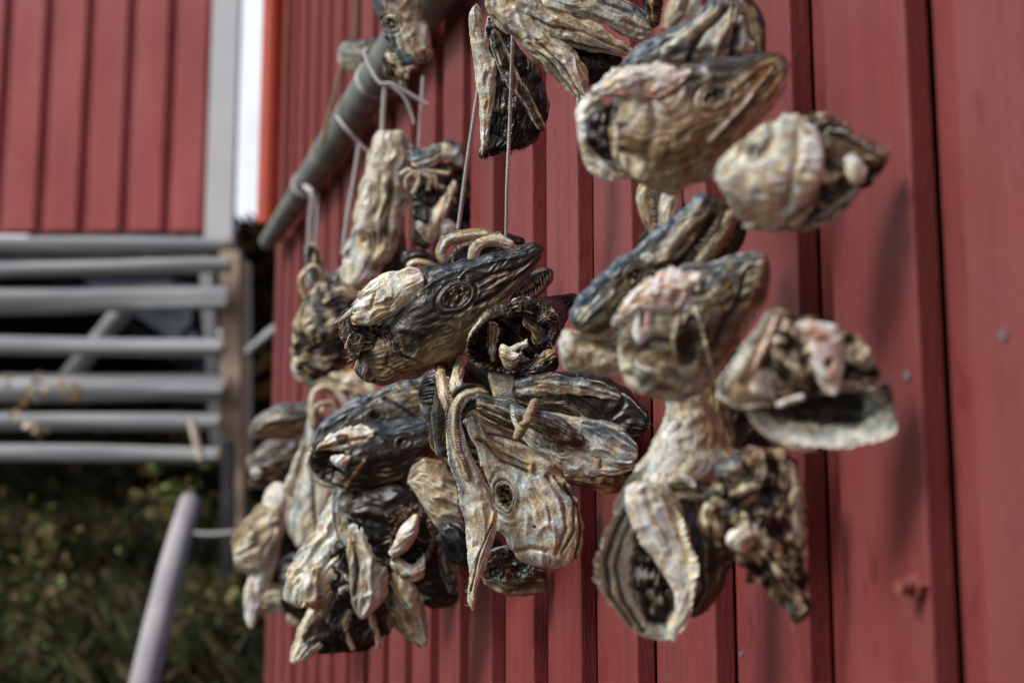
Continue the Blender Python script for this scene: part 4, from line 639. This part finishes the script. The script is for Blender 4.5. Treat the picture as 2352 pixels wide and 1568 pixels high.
# G
h = Head('large pale teardrop head gaping open at the bottom of the right bunch', 1.200, cF, 560, 800)
h.side([(575, 40, 740, 40), (590, 190, 820, 160), (500, 370, 910, 320), (420, 500, 985, 450), (430, 560, 800, 560)], 'throat_skin', t=.35, style='pale', wr=5, sp=30, stretch=6, lump=9, d=-10, feats=[('line', [(760, 200), (860, 320), (960, 450)], 22, 6, 'gold', .5), ('blob', 620, 360, 90, 150, 30, 4, 'white', .5), ('line', [(540, 300), (460, 440)], 18, -6, 'olive', .6)])
h.side([(430, 470, 560, 510), (335, 640, 620, 620), (285, 790, 690, 770), (222, 930, 740, 900), (228, 1080, 760, 1050), (320, 1210, 730, 1200), (450, 1325, 660, 1320), (540, 1350, 600, 1355)], 'gill_cover', t=.5, style='pale', wr=5, sp=26, stretch=9, lump=6, d=20, step=2, curl=-.55,
  feats=[('blob', 530, 1010, 125, 270, -6, -26, 'dark', .8), ('line', [(430, 620), (330, 800), (280, 960), (310, 1120), (420, 1270)], 14, -9, 'umber', .85), ('line', [(460, 640), (370, 820), (335, 980), (370, 1150), (470, 1300)], 12, -9, 'umber', .85), ('line', [(400, 600), (290, 820), (245, 960), (270, 1110), (370, 1240)], 14, 5, 'cream', .5), ('line', [(440, 640), (355, 830), (310, 980), (340, 1140), (440, 1280)], 12, 5, 'cream', .5)])
h.side([(430, 780, 560, 800), (420, 950, 640, 950), (420, 1120, 660, 1120), (480, 1250, 640, 1260)], 'gill_lining', t=.25, d=30, mess=9, messcol=('black', 'dark', 'olive', 'grey'))
h.side([(350, 560, 640, 540), (380, 690, 680, 700), (470, 860, 730, 850), (570, 1000, 760, 990), (630, 1120, 745, 1110), (630, 1230, 710, 1230), (600, 1290, 660, 1300), (610, 1360, 650, 1355)], 'strap', t=.35, style='whitey', wr=5, sp=20, stretch=10, lump=5, d=-30, feats=[('line', [(560, 600), (640, 800), (720, 1000), (700, 1200)], 10, 4, 'gold', .5), ('line', [(480, 600), (540, 760)], 20, -5, 'olive', .5)])
h.side([(620, 540, 800, 520), (660, 720, 920, 700), (700, 900, 940, 880), (720, 1060, 900, 1040), (700, 1180, 840, 1160), (700, 1240, 760, 1230)], 'inner_cheek', t=.3, style='rusty', wr=5, sp=26, stretch=9, d=34)
h.side([(575, 530, 600, 620), (680, 520, 700, 640), (820, 580, 840, 640)], 'torn_muscle', t=.5, style='olive', d=-4, wr=4)
h.side([(650, 500, 680, 540), (720, 520, 710, 570), (750, 560, 740, 580)], 'skin_flap', d=-36, style='whitey', wr=2)
h = Head('ragged dark brown head hanging point down at lower right beside the pale gaping one', 1.110, cF, 1080, 780)
h.side([(960, 360, 1200, 390), (900, 500, 1270, 500), (800, 640, 1290, 640), (800, 790, 1285, 790), (930, 910, 1290, 910), (1040, 1010, 1300, 1010), (1130, 1110, 1310, 1100), (1210, 1200, 1325, 1200), (1235, 1270, 1265, 1275)], style='tan', t=.4, mess=9, messcol=('black', 'umber', 'tan', 'cream'), step=2, edge=.12, feats=[('blob', 1050, 640, 110, 60, -20, -20, 'dark', .8), ('line', [(1000, 440), (1080, 390), (1180, 420)], 40, 8, 'rust', .5), ('line', [(1140, 1060), (1240, 1180), (1320, 1230)], 24, 4, 'olive', .6)])
h.side([(1060, 700, 1100, 730), (960, 770, 1060, 820), (895, 820, 1010, 890), (920, 890, 990, 915)], 'vertebra', t=.6, style='flesh', wr=5, d=-34, feats=[('line', [(1030, 840), (1110, 760)], 16, 2, 'gold', .8)])
h.side([(1010, 380, 1090, 385), (960, 470, 1060, 470), (930, 560, 1010, 570), (960, 640, 1000, 640)], 'gill_cover', d=-22, style='tanbrown', wr=5, sp=16)
h.side([(1120, 380, 1230, 430), (1160, 500, 1275, 520), (1190, 640, 1290, 640), (1220, 780, 1290, 780), (1250, 880, 1285, 880)], 'gill_cover', d=-26, style='tan', wr=6, sp=16)
h.side([(1060, 930, 1140, 900), (1120, 1040, 1210, 1000), (1180, 1140, 1280, 1100), (1230, 1230, 1325, 1200)], 'gill_cover', d=-18, style='olive', wr=5, sp=16)
h.side([(800, 640, 860, 620), (860, 700, 920, 640), (960, 700, 980, 620), (1060, 650, 1050, 590)], 'skin_flap', d=-30, style='tanbrown', wr=5, sp=14)
h.side([(780, 660, 880, 640), (770, 760, 900, 720), (780, 820, 860, 830)], 'torn_muscle', t=.5, d=-24, mess=8, messcol=('umber', 'olive', 'tan', 'cream'))
h.side([(995, 1000, 1000, 1060), (1040, 1000, 1040, 1060)], 'scrap', t=.6, d=0, style='dark')
h.side([(840, 480, 860, 560), (950, 420, 960, 600), (1060, 400, 1060, 500)], 'skin', d=-6, style='brown', wr=4)
h.fibres([(1240, 1250), (1250, 1290)], 8, 22, 95, 8, 1.6, -2, ('gold', 'tan'))
h.fibres([(900, 560), (1150, 650), (1250, 850), (1180, 1050)], 120, 22, 90, 120, 1.5, -26)
# ------------------------------------------------------------------ generic world-space pieces
class MB:
    def __init__(s): s.v = []; s.f = []
    def box(s, org, ax, ay, az):
        """box from corner org along three edge vectors"""
        o, ax, ay, az = [np.array(t, float) for t in (org, ax, ay, az)]; k = len(s.v)
        for c in (0, 1):
            for b in (0, 1):
                for a in (0, 1): s.v.append(o+ax*a+ay*b+az*c)
        s.f += [(k, k+2, k+3, k+1), (k+4, k+5, k+7, k+6), (k, k+1, k+5, k+4), (k+2, k+6, k+7, k+3), (k, k+4, k+6, k+2), (k+1, k+3, k+7, k+5)]
        return s
    def rod(s, pts, rad, n=20, wob=0, seed=0, cap=True):
        P = np.array([list(p) for p in pts], float); R = np.array(rad if isinstance(rad, (list, tuple)) else [rad]*len(P), float)
        m = max(len(P)*6, 24) if len(P) < 40 else len(P)
        X = catmull(np.hstack([P, R[:, None]]), m); P, R = X[:, :3], X[:, 3]; t = np.gradient(P, axis=0); k = len(s.v)
        ref = np.array([0, 0, 1.0]) if abs(t[0][2])/np.linalg.norm(t[0]) < .8 else np.array([1.0, 0, 0])
        for i in range(m):
            tt = t[i]/np.linalg.norm(t[i]); a = np.cross(tt, ref); a /= np.linalg.norm(a); b = np.cross(tt, a)
            th = np.linspace(0, 2*math.pi, n, endpoint=False)
            rr = R[i]*(1+wob*noise(np.stack([np.cos(th)*1.2, np.sin(th)*1.2, np.full(n, i*.12+seed)], -1)))
            for j in range(n): s.v.append(P[i]+(a*math.cos(th[j])+b*math.sin(th[j]))*rr[j])
        for i in range(m-1):
            for j in range(n): s.f.append((k+i*n+j, k+i*n+(j+1) % n, k+(i+1)*n+(j+1) % n, k+(i+1)*n+j))
        if cap: s.f.append(tuple(k+j for j in range(n))[::-1]); s.f.append(tuple(k+(m-1)*n+j for j in range(n)))
        return s
    def build(s, name, mat, parent=None, smooth=False, bevel=0):
        o = mesh_obj(name, s.v, s.f, mat, parent, None, smooth)
        if bevel:
            b = o.modifiers.new('bevel', 'BEVEL'); b.width = bevel; b.segments = 2; b.limit_method = 'ANGLE'
        if smooth:
            try:
                me = o.data; me.set_sharp_from_angle(angle=math.radians(50))
            except Exception: pass
        return o
def tpos(x, y=1537, dist=WD): return float(np.dot(on_plane(x, y, dist)-CAM, WDIR))
def wall_pt(t, dist, z): return np.array([0, 0, 0.0])+WDIR*t-WNOR*dist+np.array([0, 0, z])

# ------------------------------------------------------------------ the near red boathouse
house = empty('red_boathouse', wall_pt(1.5, WD, 0)); tag(house, 'red painted boathouse with vertical board on board cladding behind the fish heads', 'building')
edges = [tpos(q/K) for q in (1614, 1720, 1834, 1967, 2132, 2320, 2545, 2859, 3236, 3739)]
P0 = (edges[0]-edges[-1])/9
t_end = tpos(643, 250)
while edges[0]+P0 < t_end-.02: edges.insert(0, edges[0]+P0*random.uniform(.97, 1.03))
while edges[-1] > -2.2: edges.append(edges[-1]-P0*random.uniform(.97, 1.03))
ZB, ZT, H = -.1, 4.3, .023
mb = MB(); mg = MB(); rnd = random.Random(3)
for i, t in enumerate(edges):
    w = P0*.655*rnd.uniform(.985, 1.015)
    t1 = min(t+w, t_end); dd = rnd.uniform(-.0012, .0012)
    if t1-t < .03: continue
    # front board from t (near edge) to t1 (far edge)
    mb.box(wall_pt(t, WD+dd, ZB), WDIR*(t1-t), -WNOR*(H-.001), (0, 0, ZT-ZB))
for i, t in enumerate(edges):
    tn = edges[i+1]+P0*.655-.02 if i+1 < len(edges) else t-P0*.4
    mg.box(wall_pt(tn, WD+H, ZB), WDIR*(t-.0022-tn), -WNOR*.02, (0, 0, ZT-ZB))
if t_end-(edges[0]+P0*.655) > .004: mb.box(wall_pt(edges[0]+P0*.655+.0035, WD+.0015, ZB), WDIR*(t_end-edges[0]-P0*.655-.0035), -WNOR*(H-.001), (0, 0, ZT-ZB))
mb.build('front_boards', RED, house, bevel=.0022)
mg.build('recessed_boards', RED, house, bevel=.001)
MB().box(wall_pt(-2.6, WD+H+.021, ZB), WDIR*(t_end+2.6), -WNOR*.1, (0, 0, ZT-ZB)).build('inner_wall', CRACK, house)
MB().box(wall_pt(t_end-.004, WD+H+.14, ZB), WDIR*.03, -WNOR*5, (0, 0, ZT-ZB)).build('end_wall', RED, house)
MB().box(wall_pt(-2.6, WD+H+.14, ZB), WDIR*.03, -WNOR*5, (0, 0, ZT-ZB)).build('end_wall', RED, house)
MB().box(wall_pt(-2.9, WD-.12, ZT+.001), WDIR*(t_end+3.15), -WNOR*3.2+np.array([0, 0, 1.6]), (0, 0, .06)).build('roof', ROOF, house)
# nails, bolt
for (x, y, r) in ((2308, 770, .0034), (2087, 863, .0036), (1706, 1502, .0022), (1450, 262, .0015)):
    p = on_plane(x, y, WD-.0006); 
    MB().rod([p, p+WNOR*.0022], r, n=14).build('nail_head', METAL, house, smooth=True)
p = on_plane(2118, 1345, WD)
MB().rod([p, p+WNOR*.008], .010, n=6).rod([p+WNOR*.008, p+WNOR*.02-np.array([0, 0, .001])], .0055, n=12).build('bolt', REDMETAL, house, smooth=True)
# painted corner board at the far end, rounded downpipe
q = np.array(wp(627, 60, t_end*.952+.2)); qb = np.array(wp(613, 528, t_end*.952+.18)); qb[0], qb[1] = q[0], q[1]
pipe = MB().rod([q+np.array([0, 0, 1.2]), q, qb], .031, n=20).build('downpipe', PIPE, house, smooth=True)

# ------------------------------------------------------------------ the far red building on stilts
ZL = 6.2
def fl(x, y, z=ZL): return np.array(wp(x, y, z))
def at_y(x, yy, ypix):            # point on the vertical plane world-y = yy seen at (x, ypix)
    d = (x-CX)/F*RIGHT+(CY-ypix)/F*UP+FWD; return CAM+d*(yy/d[1])
BY = 6.2
far = empty('stilt_house', at_y(240, BY, 540)); tag(far, 'red clad house on stilts with a white corner board, far left behind the log rack', 'building')
zb = at_y(240, BY, 536)[2]
xl = at_y(-900, BY, 500)[0]; xr = at_y(474, BY, 500)[0]
mb = MB(); mb.box((xl, BY, zb), (xr-xl, 0, 0), (0, .03, 0), (0, 0, 3.4)); mb.build('wall', RED_FAR, far)
mb = MB()
for k in range(-14, 6):
    x0 = at_y(80+96.5*k-68, BY, 500)[0]; x1 = at_y(80+96.5*k+4, BY, 500)[0]
    if x1 > xr-.02: x1 = xr-.02
    if x0 < x1-.03: mb.box((x0, BY-.026, zb+.003), (x1-x0, 0, 0), (0, .024, 0), (0, 0, 3.38))
mb.build('cover_boards', RED_FAR, far, bevel=.006)
xw = at_y(537, BY, 500)[0]
MB().box((xr+.002, BY-.035, zb-.07), (xw-xr, 0, 0), (0, .07, 0), (0, 0, 3.45)).build('corner_board', WHITE, far, bevel=.004)
MB().box((xw-.93, BY+.038, zb-.05), (.03, 0, 0), (0, 4.0, 0), (0, 0, 3.4)).build('side_wall', WHITE, far)
MB().box((xl, BY+.035, zb-.14), (xw-xl-.04, 0, 0), (0, .3, 0), (0, 0, .13)).box((xl, BY+.336, zb-.14), (xw-xl-.93, 0, 0), (0, 4, 0), (0, 0, .13)).build('floor', DARKPOST, far)
MB().box((xl-.2, BY-.35, zb+3.42), (xw-xl+.2, 0, 0), (0, 4.8, .9), (0, 0, .06)).build('roof', ROOF, far)
MB().box((xl, BY+3.9, 0), (xw-xl-.9, 0, 0), (0, .1, 0), (0, 0, zb)).build('rear_wall', DARKPOST, far)
# ------------------------------------------------------------------ log rack below
RY = 5.75
rk = empty('log_rack', at_y(300, RY, 800)); tag(rk, 'rack of horizontal weathered grey logs below the far red house', 'log rack')
for (y0, y1, w, xe, wb) in ((562, 560, 17, 520, .3), (620, 612, 19, 525, .4), (690, 680, 31, 520, .4), (797, 797, 21, 508, .3), (885, 886, 33, 512, .6), (962, 966, 20, 496, .3), (1040, 1046, 20, 500, .3)):
    p0 = at_y(-900, RY, y0+0); p1 = at_y(xe, RY, y1); pm = (p0*.4+p1*.6)+np.array([0, 0, random.uniform(-.01, .01)])
    dz = random.uniform(-.05, .05); p0[1] += dz; p1[1] += dz; pm[1] += dz
    r = w*RY/F*1.0
    lg = MB().rod([p0, pm, p1], [r*1.1, r, r*.9], n=18, wob=wb, seed=y0).build('log', GREYLOG, rk, smooth=True)
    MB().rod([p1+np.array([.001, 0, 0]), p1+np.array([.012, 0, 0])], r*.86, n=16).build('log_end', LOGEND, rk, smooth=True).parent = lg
def post(x0, y0, x1, y1, yy, w, mat, name='post', par=rk, sq=True, dep=None):
    a = at_y(x0, yy, y0); b = at_y(x1, yy, y1); w_ = w*yy/F; dp = dep or w_
    if sq:
        return MB().box(b-np.array([w_, 0, 0]), (2*w_, 0, 0), (0, 2*dp, 0), a-b).build(name, mat, par, bevel=.006)
    return MB().rod([a, b], w_, n=18, wob=.15, seed=x0).build(name, mat, par, smooth=True)
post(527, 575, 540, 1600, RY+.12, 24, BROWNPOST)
post(563, 600, 567, 1120, RY+.15, 9, SUNLITPALE, 'sunlit_edge', dep=.03)  # added strip, coloured as the sunlit right edge of the post
post(470, 590, 500, 1060, RY+.25, 15, GREYLOG, 'upright')
post(522, 1010, 520, 1700, RY-.1, 14, DARKPOST, 'upright')
post(300, 690, 130, 900, RY+.3, 22, GREYLOG, 'brace', sq=False)
post(440, 965, 462, 1055, RY-.1, 9, SUNLITPALE, 'brace', sq=False)
# leaning pole
o = MB().rod([at_y(437, 4.9, 1150), at_y(395, 4.7, 1300), at_y(315, 4.4, 1640), at_y(300, 4.3, 1760)], [.037, .042, .047, .049], n=24, wob=.1).build('leaning_pole', PALEPOLE, smooth=True)
tag(o, 'pale grey round pole leaning up from the bottom left corner', 'pole')
o = MB().rod([at_y(425, 5.3, 1222), at_y(480, 5.3, 1226), at_y(540, 5.3, 1222)], .008, n=10).build('cord', STRING, smooth=True)
tag(o, 'short pale cord tied across the dark upright at left', 'cord')
o = MB().rod([at_y(572, 5.4, 808), at_y(612, 5.3, 772), at_y(655, 5.2, 735)], [.02, .018, .014], n=12, wob=.2).build('dead_branch', GREYLOG, smooth=True)
tag(o, 'thin grey branch poking out between the log rack and the near wall', 'branch')

# ------------------------------------------------------------------ the pole the fish hang from
PD = .556
pp = [on_plane(*q_, PD) for q_ in (cA(-30, 1400), cA(90, 1255), cA(500, 705), cA(740, 375), cA(1010, 0), cA(1200, -260), cA(1500, -700))]
zz = np.mean([p[2] for p in pp[1:5]]); t0 = float(np.dot(pp[0]-CAM, WDIR)); t1 = float(np.dot(pp[5]-CAM, WDIR))
def pole_pt(t, dx=0, dz=0): return np.array([0, 0, zz])+WDIR*t-WNOR*(PD+dx)+np.array([0, 0, dz])
pole = MB().rod([pole_pt(t0+.03), pole_pt((t0*3+t1)/4, .003, .004), pole_pt((t0+t1)/2, -.002, -.002), pole_pt(t1), pole_pt(-.9, 0, .01), pole_pt(-2.3)], [.026, .031, .036, .039, .042, .044], n=28, wob=.07, seed=5).build('hanging_pole', GREYPOLE, smooth=True)
tag(pole, 'round grey wooden pole running along the red wall with strings tied to it', 'pole')
for t in (0.2, -2.0):
    o = MB().rod([pole_pt(t, -.05, -.055), pole_pt(t, WD+H-PD, -.055)], .012, n=12).build('bracket', METAL, house, smooth=True)
# ------------------------------------------------------------------ strings
def string(pts, r, label, mat=STRING, name='string', cr=cA, twist=True, tw=900):
    P = np.array([world(*cr(p[0], p[1]), p[2]) for p in pts]); m = 260; P = catmull(P, m); t = np.gradient(P, axis=0); n = 12; V = []
    L = np.concatenate([[0], np.cumsum(np.linalg.norm(np.diff(P, axis=0), axis=1))])
    ref = np.array([.3, 1, .2]); th = np.linspace(0, 2*math.pi, n, endpoint=False)
    for i in range(m):
        tt = t[i]/np.linalg.norm(t[i]); a = np.cross(tt, ref); a /= np.linalg.norm(a); b = np.cross(tt, a)
        rr = r*(1+.22*np.cos(2*(th-L[i]*tw)))
        for j in range(n): V.append(P[i]+(a*math.cos(th[j])+b*math.sin(th[j]))*rr[j])
    f = grid_faces(m, n); o = mesh_obj(name, V, f, mat)
    return tag(o, label, 'string', 'strings the fish heads hang from')
def pz(cr, x, y):      # camera depth of the pole at a pixel
    p = on_plane(*cr(x, y), PD-.03); return float(np.dot(p-CAM, FWD))
string([(1505, 20, 1.52), (1490, 260, 1.53), (1475, 720, 1.58), (1456, 1150, 1.6), (1450, 1475, 1.63)], .0019, 'sharp thin twisted white string running straight down to the large dark head')
string([(1345, 120, 1.7), (1330, 200, 1.72), (1215, 950, 1.78), (1150, 1430, 1.82)], .0024, 'slanting white string just left of the sharp one')
string([(690, 545, 2.42), (680, 680, 2.42), (668, 880, 2.42)], .0042, 'thick soft string knotted under the grey pole above the tall pale head')
string([(560, 330, 2.45), (600, 430, 2.42), (660, 520, 2.4), (740, 530, 2.4), (860, 600, 2.4), (960, 660, 2.4)], .0032, 'string looped round the grey pole with its loose end pointing right')
string([(700, 520, 2.4), (800, 600, 2.4), (850, 700, 2.4), (875, 780, 2.4)], .0026, 'loose frayed string end dangling below the knot on the grey pole')
string([(930, 480, 2.42), (915, 700, 2.42), (900, 930, 2.42)], .0024, 'thin string hanging between the pole knot and the tangled pale pieces')
string([(390, 730, 2.8), (440, 800, 2.75), (530, 900, 2.75), (600, 970, 2.75)], .0032, 'string crossing the middle of the grey pole slantwise')
string([(530, 905, 2.75), (500, 1100, 2.75), (455, 1360, 2.75), (425, 1600, 2.75)], .0042, 'string falling from the slantwise loop down the middle of the wall')
string([(190, 1170, 3.2), (235, 1225, 3.15), (222, 1400, 3.15), (215, 1700, 3.15), (210, 1800, 3.15)], .0062, 'pale string near the thin far end of the grey pole')
string([(265, 1225, 3.2), (262, 1400, 3.2), (240, 1700, 3.2), (225, 1800, 3.2)], .004, 'second strand close beside the string at the far end of the grey pole')
string([(430, 380, 2.9), (380, 560, 2.9), (290, 920, 2.9)], .004, 'faint brown string behind the grey pole', STRING2)
string([(520, -30, 2.75), (515, 80, 2.75), (505, 240, 2.75)], .005, 'brown string at the top edge above the small green piece', STRING2)
for (x, y, lb) in ((640, 470, 'string wound round the thick upper part of the grey pole'), (330, 950, 'yellow brown string wound round the middle of the grey pole'), (200, 1170, 'string wound round the thin far end of the grey pole')):
    p = on_plane(*cA(x, y), PD); t = float(np.dot(p-CAM, WDIR)); V = []
    R = float(np.interp(t, [t1, t0], [.0405, .029]))
    c = [pole_pt(t+.004*k/8+.012*math.sin(k*.785), R*1.05*math.cos(k*.785), R*1.05*math.sin(k*.785)) for k in range(25)]
    o = MB().rod(c, .0028, n=8).build('string_wrap', STRING if x != 330 else STRING2, smooth=True); tag(o, lb, 'string', 'strings the fish heads hang from')
string([(1475, 1190, 1.5), (1440, 1270, 1.46), (1400, 1340, 1.46), (1365, 1400, 1.49)], .0046, 'thick beige twisted rope end between the lower heads', STRING2, 'rope', cC, tw=330)['group'] = ''
# ------------------------------------------------------------------ ground
xs = np.concatenate([np.linspace(-300, -12, 14), np.linspace(-11, 6, 90), np.linspace(8, 300, 14)]); ys = np.concatenate([np.linspace(-40, 3, 12), np.linspace(3.2, 13, 80), np.linspace(14, 600, 20)])
Xg, Yg = np.meshgrid(xs, ys)
def gh(x, y):
    h = np.interp(y, [-50, 2.6, 4.4, 5.0, 8.0, 10.2, 13, 40, 600], [0, 0, 1.0, 1.2, 2.05, 2.7, 2.9, 3.5, 4]); 
    side = sst(0.6, -.4, x+ (y-3.9)*.3) if True else 1
    h = h*np.where(y < 4.6, side, 1)
    return h+.1*noise(np.stack([x*.9, y*.9, 0*x+2], -1))+.04*noise(np.stack([x*3, y*3, 0*x+7], -1))
Zg = gh(Xg, Yg); Vg = np.stack([Xg, Yg, Zg], -1).reshape(-1, 3)
g = mesh_obj('ground', Vg, grid_faces(len(ys), len(xs), False), SOIL, None, None, True, origin=(0, 0, 0)); tag(g, kind='structure')
# grass and leaves on the bank
def foliage_mat():
    m, n, l, b = nt('grass_and_leaves'); a = n.new('ShaderNodeAttribute'); a.attribute_name = 'Col'; l.new(a.outputs['Color'], b.inputs['Base Color']); b.inputs['Roughness'].default_value = .6
    tr = n.new('ShaderNodeBsdfTranslucent'); l.new(a.outputs['Color'], tr.inputs[0]); mx = n.new('ShaderNodeMixShader'); mx.inputs[0].default_value = .3
    l.new(b.outputs[0], mx.inputs[1]); l.new(tr.outputs[0], mx.inputs[2]); out = [q for q in n if q.type == 'OUTPUT_MATERIAL'][0]; l.new(mx.outputs[0], out.inputs[0]); return m
LEAF = foliage_mat()
def scatter(n, fx, cols, ln, w, lean=.5, seed=1):
    r = np.random.RandomState(seed); V = []; Cc = []
    B_ = fx(r, n); a = r.uniform(0, 6.283, n); L = r.uniform(.5, 1.3, n)*ln; W_ = w*r.uniform(.6, 1.4, n); ln_ = r.uniform(.1, 1, n)*lean
    d = np.stack([np.cos(a)*ln_, np.sin(a)*ln_, np.sqrt(np.clip(1-ln_**2, .05, 1))], -1); sd_ = np.stack([-np.sin(a), np.cos(a), 0*a], -1)
    p0 = B_-sd_*W_[:, None]*.5; p1 = B_+sd_*W_[:, None]*.5; mid = B_+d*L[:, None]*.55; tip = B_+d*L[:, None]+np.stack([np.cos(a), np.sin(a), -.4+0*a], -1)*L[:, None]*.25
    V = np.stack([p0, p1, mid+sd_*W_[:, None]*.6, tip, mid-sd_*W_[:, None]*.6], 1).reshape(-1, 3)
    ci = r.randint(0, len(cols), n); cc = np.array(cols)[ci]*r.uniform(.6, 1.3, (n, 1)); Cc = np.repeat(cc, 5, 0)
    fc = (np.arange(n)*5)[:, None]+np.array([[0, 1, 2, 3, 4]]); return V, fc, Cc
def bank(r, n):
    y = r.uniform(4.3, 10, n); x = r.uniform(-4.6, -.2, n); return np.stack([x, y, gh(x, y)-.02], -1)
V, f, cc = scatter(60000, bank, [(.15, .19, .08), (.09, .12, .05), (.23, .21, .10), (.08, .09, .05), (.26, .20, .10)], .22, .018, .8, 1)
o = mesh_obj('grass', V, f, LEAF, None, cc, True, origin=(0, 6, 1)); tag(o, 'dark green and brown rough grass covering the bank', 'grass', kind='stuff')
def bank2(r, n):
    k = r.randint(0, 26, n); rc = np.random.RandomState(5); cx = rc.uniform(-3.2, -.7, 26); cy = rc.uniform(4.8, 6.0, 26); hh = rc.uniform(.1, .55, 26)
    x = cx[k]+r.normal(0, .06, n); y = cy[k]+r.normal(0, .1, n); return np.stack([x, y, gh(x, y)+hh[k]+r.normal(0, .05, n)], -1)
V, f, cc = scatter(1100, bank2, [(.34, .27, .10), (.3, .22, .09), (.16, .24, .06), (.26, .18, .08), (.2, .28, .08)], .04, .022, 1, 2)
o = mesh_obj('fallen_leaves', V, f, LEAF, None, cc, True, origin=(0, 6, 1)); tag(o, 'yellow and orange autumn leaves caught in the grass', 'leaves', kind='stuff')
def bush(r, n):
    x = r.normal(-.98, .34, n); y = r.normal(8.4, .5, n); return np.stack([x, y, gh(x, y)+r.uniform(0, 1.42, n)], -1)
be = empty('shrub', (-.98, 8.4, 2.1)); tag(be, 'dark shrub with orange leaves filling the gap between the two buildings', 'shrub')
V, f, cc = scatter(9000, bush, [(.05, .04, .025), (.08, .06, .03), (.4, .22, .06), (.03, .03, .02), (.06, .05, .025)], .16, .07, 1, 3)
mesh_obj('foliage', V, f, LEAF, be, cc)
mbs = MB()
for k in range(9):
    bx, by = -.98+random.uniform(-.15, .15), 8.4+random.uniform(-.15, .15); mbs.rod([(bx, by, 2.0), (bx+random.uniform(-.2, .2), by, 2.7), (bx+random.uniform(-.4, .4), by, 3.3)], [.02, .014, .006], n=8)
mbs.build('stems', DARKPOST, be, smooth=True)
def flowers(r, n):
    k = r.randint(0, 9, n); pts = [(98, 880), (60, 905), (165, 905), (70, 975), (85, 990), (145, 895), (20, 880), (95, 1000), (40, 950)]
    P = np.array([at_y(a, 4.9, b) for a, b in pts]); return P[k]+r.normal(0, .018, (n, 3))
V, f, cc = scatter(60, flowers, [(.75, .62, .45), (.8, .7, .55), (.6, .42, .15)], .03, .02, 1, 6)
o = mesh_obj('seed_heads', V, f, LEAF, None, cc, True); tag(o, 'tall dry pale seed heads in front of the log rack at far left', 'grass', kind='stuff')

# ------------------------------------------------------------------ camera, light, sky
cam = bpy.data.cameras.new('camera'); co = bpy.data.objects.new('camera', cam); COL.objects.link(co)
co.location = CAM; co.rotation_euler = (math.pi/2+PITCH, 0, 0); cam.lens = 50; cam.sensor_width = 36; cam.clip_start = .05; cam.clip_end = 3000
cam.dof.use_dof = True; cam.dof.focus_distance = 1.6; cam.dof.aperture_fstop = 3.3; cam.dof.aperture_blades = 0
S.camera = co
SUN_EL = math.radians(42); hv = Vector(WNOR)-.22*Vector(WDIR); SUN_AZ = math.atan2(hv.y, hv.x)      # soft light from the upper left, across the red wall
sd = Vector((math.cos(SUN_EL)*math.cos(SUN_AZ), math.cos(SUN_EL)*math.sin(SUN_AZ), math.sin(SUN_EL)))
sl = bpy.data.lights.new('sun', 'SUN'); sl.energy = 1.75; sl.angle = math.radians(15); sl.color = (1, .995, .99)
so = bpy.data.objects.new('sun', sl); COL.objects.link(so); so.rotation_euler = sd.to_track_quat('Z', 'Y').to_euler()
w = bpy.data.worlds.new('World'); S.world = w; w.use_nodes = True; wn = w.node_tree.nodes; bg = wn['Background']
sk = wn.new('ShaderNodeTexSky'); sk.sky_type = 'NISHITA'; sk.sun_disc = False; sk.sun_elevation = SUN_EL; sk.sun_rotation = math.pi/2-SUN_AZ; sk.air_density = 1.0; sk.dust_density = 3; sk.ozone_density = 1.0
wl = w.node_tree.links; wt = wn.new('ShaderNodeTexCoord'); wd_ = wn.new('ShaderNodeVectorMath'); wd_.operation = 'DOT_PRODUCT'; wd_.inputs[1].default_value = Vector((-.42, .85, .3)).normalized()
wl.new(wt.outputs['Generated'], wd_.inputs[0]); wr_ = wn.new('ShaderNodeMapRange'); wr_.interpolation_type = 'SMOOTHSTEP'; wr_.inputs[1].default_value = .62; wr_.inputs[2].default_value = .93; wl.new(wd_.outputs['Value'], wr_.inputs[0])
wno = wn.new('ShaderNodeTexNoise'); wno.inputs['Scale'].default_value = 3; wno.inputs['Detail'].default_value = 6; wl.new(wt.outputs['Generated'], wno.inputs['Vector']); wr2 = wn.new('ShaderNodeMapRange'); wr2.inputs[1].default_value = .25; wr2.inputs[2].default_value = .5; wl.new(wno.outputs[0], wr2.inputs[0])
wmu = wn.new('ShaderNodeMath'); wmu.operation = 'MULTIPLY'; wl.new(wr_.outputs[0], wmu.inputs[0]); wl.new(wr2.outputs[0], wmu.inputs[1])
wmx = wn.new('ShaderNodeMix'); wmx.data_type = 'RGBA'; wl.new(wmu.outputs[0], wmx.inputs[0]); wl.new(sk.outputs[0], wmx.inputs[6]); wmx.inputs[7].default_value = (10.6, 11.0, 11.9, 1)      # bright patch added to the far left sky, whitens the gap, lights the heads
wl.new(wmx.outputs[2], bg.inputs[0]); bg.inputs[1].default_value = .075
S.render.resolution_x, S.render.resolution_y = 1024, 682
S.view_settings.view_transform = 'Standard'; S.view_settings.look = 'None'; S.view_settings.exposure = .3; S.view_settings.gamma = 1
S.cycles.max_bounces = 6
for o in bpy.data.objects:
    if o.get('group') == '': del o['group']
